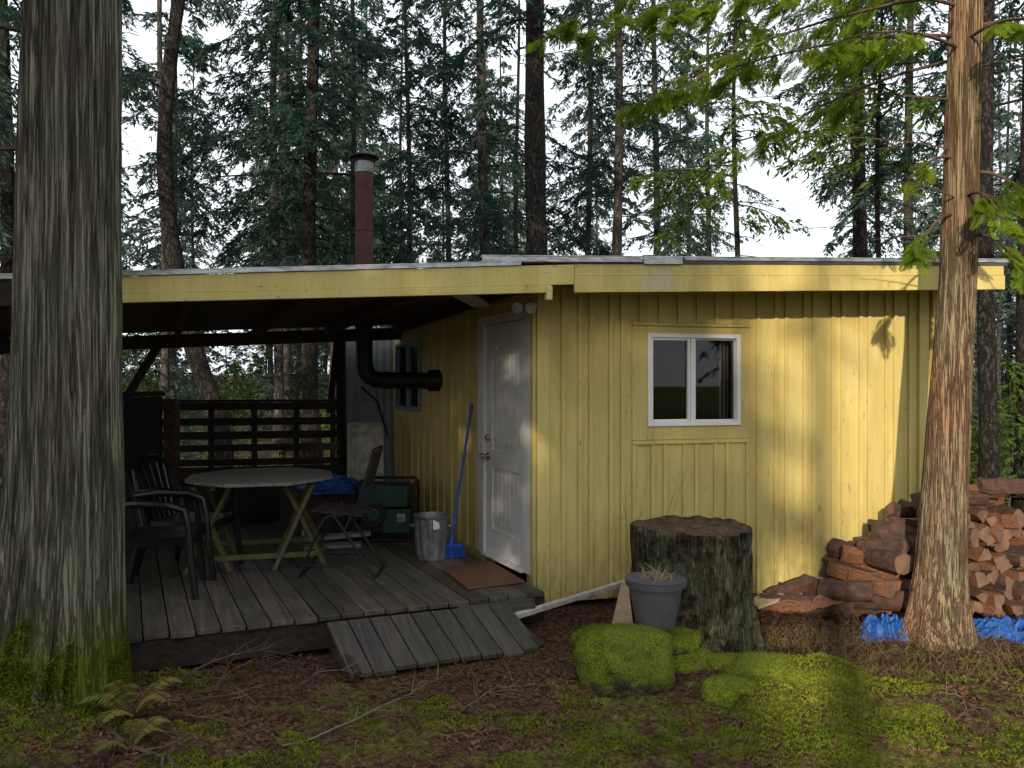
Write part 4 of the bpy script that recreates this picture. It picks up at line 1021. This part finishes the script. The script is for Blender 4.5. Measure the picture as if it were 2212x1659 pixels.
for x,y,az,L,r_,ar,mm in ((-2.0,4.45,.35,.9,.008,.14,0),(-1.9,4.25,.05,1.1,.006,.05,0),(-1.6,4.35,-.3,.8,.006,.08,0),(-1.1,3.75,.55,1.3,.006,.03,1),(-1.9,4.1,-.5,.7,.007,.04,0),(-2.02,3.85,-.75,.7,.017,.01,0),(-.9,4.0,.1,.8,.005,.03,0),(-1.4,4.3,2.6,.7,.005,.10,0),(-.3,4.2,.7,.6,.004,.06,1),(-1.7,4.5,1.2,.4,.005,.16,0),(-1.3,4.45,.2,.6,.005,.12,0),(-1.7,4.3,.6,.5,.004,.2,0),(1.9,5.0,.4,.6,.004,.10,0),(2.4,5.0,2.2,.5,.004,.12,0),(2.2,5.3,.9,.5,.004,.1,0)):
    pts=stick(w,x,y,az,L,r_,ar,mm,10,.07)
    for q in range(8):
        i=random.randrange(2,9); p=Vector(pts[i]); a=az+random.choice((-1,1))*random.uniform(.5,1.1); l=random.uniform(.08,.3)
        w.tube([p,p+V(math.cos(a)*l*.5,math.sin(a)*l*.5,random.uniform(-.01,.06)),p+V(math.cos(a)*l,math.sin(a)*l,random.uniform(-.02,.08))],[r_*.4,r_*.3,r_*.12],4,mm)
w.build('fallen_branches',['twig','twiggrey'],None)
def fern(name,c,nfr,L,seed,az0=0,az1=6.28):
    rng=np.random.default_rng(seed); cd=Cards(); wd=MB(); c=np.array(c,float)
    for k in range(nfr):
        az=rng.uniform(az0,az1); d=np.array([math.cos(az),math.sin(az),0]); sd=np.array([-d[1],d[0],0]); l=L*rng.uniform(.7,1.15); el=rng.uniform(1.0,1.8)
        f=lambda t:c+d*l*t*.75+np.array([0,0,1])*l*(el*t-(el+.0)*.75*t*t)
        tt=np.linspace(0,1,8); wd.tube([tuple(f(t)) for t in tt],[.003*(1-.7*t) for t in tt],4,0,False)
        n=24
        for i in range(n):
            t=.12+.88*i/n; p=f(t)
            for sg in (-1,1):
                ll_=.24*l*math.sin(math.pi*(.15+.85*(1-t)))*.8+.01
                D=nrm(sd*sg+d*.35+np.array([0,0,-.25])+rng.normal(0,.06,3)); Sx=nrm(np.cross(D,np.array([0,0,1.])+rng.normal(0,.2,3)))
                cd.rhomb(p[None],D[None],Sx[None],[ll_],[.007],1)
    return merged(name,wd,cd,['twig','fern'],tuple(c))
fern('fern',(-1.90,3.95,.06),9,.30,1); fern('fern',(-1.78,3.66,.03),6,.22,2)

# ------------------------------------------------------------------ light, sky, camera
el=math.radians(14); dh=V(.32,.95,0).normalized()
d=V(dh.x*math.cos(el),dh.y*math.cos(el),-math.sin(el))
L=bpy.data.lights.new('sun','SUN'); L.energy=5.0; L.angle=math.radians(.6); L.color=(1,.86,.66)
lo=bpy.data.objects.new('sun',L); S.collection.objects.link(lo); lo.rotation_euler=d.to_track_quat('-Z','Y').to_euler(); lo.location=(-10,-20,12)
W=bpy.data.worlds.new('World'); S.world=W; W.use_nodes=True; nt=W.node_tree; bg=nt.nodes['Background']
sk=nt.nodes.new('ShaderNodeTexSky'); sk.sky_type='NISHITA'; sk.sun_disc=False; sk.sun_elevation=el; sk.sun_rotation=math.atan2(-dh.x,-dh.y)
sk.air_density=1.0; sk.dust_density=4.0; sk.ozone_density=1.0
tc=nt.nodes.new('ShaderNodeTexCoord')
cn=noiset(nt,tc.outputs['Generated'],2.5,6,.6)
cf=ramp(nt,cn,[(.3,.72),(.65,.96)])
sky=mix(nt,cf,sk.outputs[0],(9.9,10.4,11.0))     # white added over the clear sky to whiten it and lift ambient light
nt.links.new(sky,bg.inputs[0]); bg.inputs[1].default_value=.15
cam=bpy.data.cameras.new('camera'); co=bpy.data.objects.new('camera',cam); S.collection.objects.link(co); co.location=(0,0,EYE); co.rotation_euler=(math.radians(90-.15),0,0)
cam.sensor_width=36; cam.lens=27.67; cam.clip_end=800; cam.clip_start=.05; S.camera=co
S.view_settings.view_transform='Standard'; S.view_settings.look='None'; S.view_settings.exposure=0; S.view_settings.gamma=1
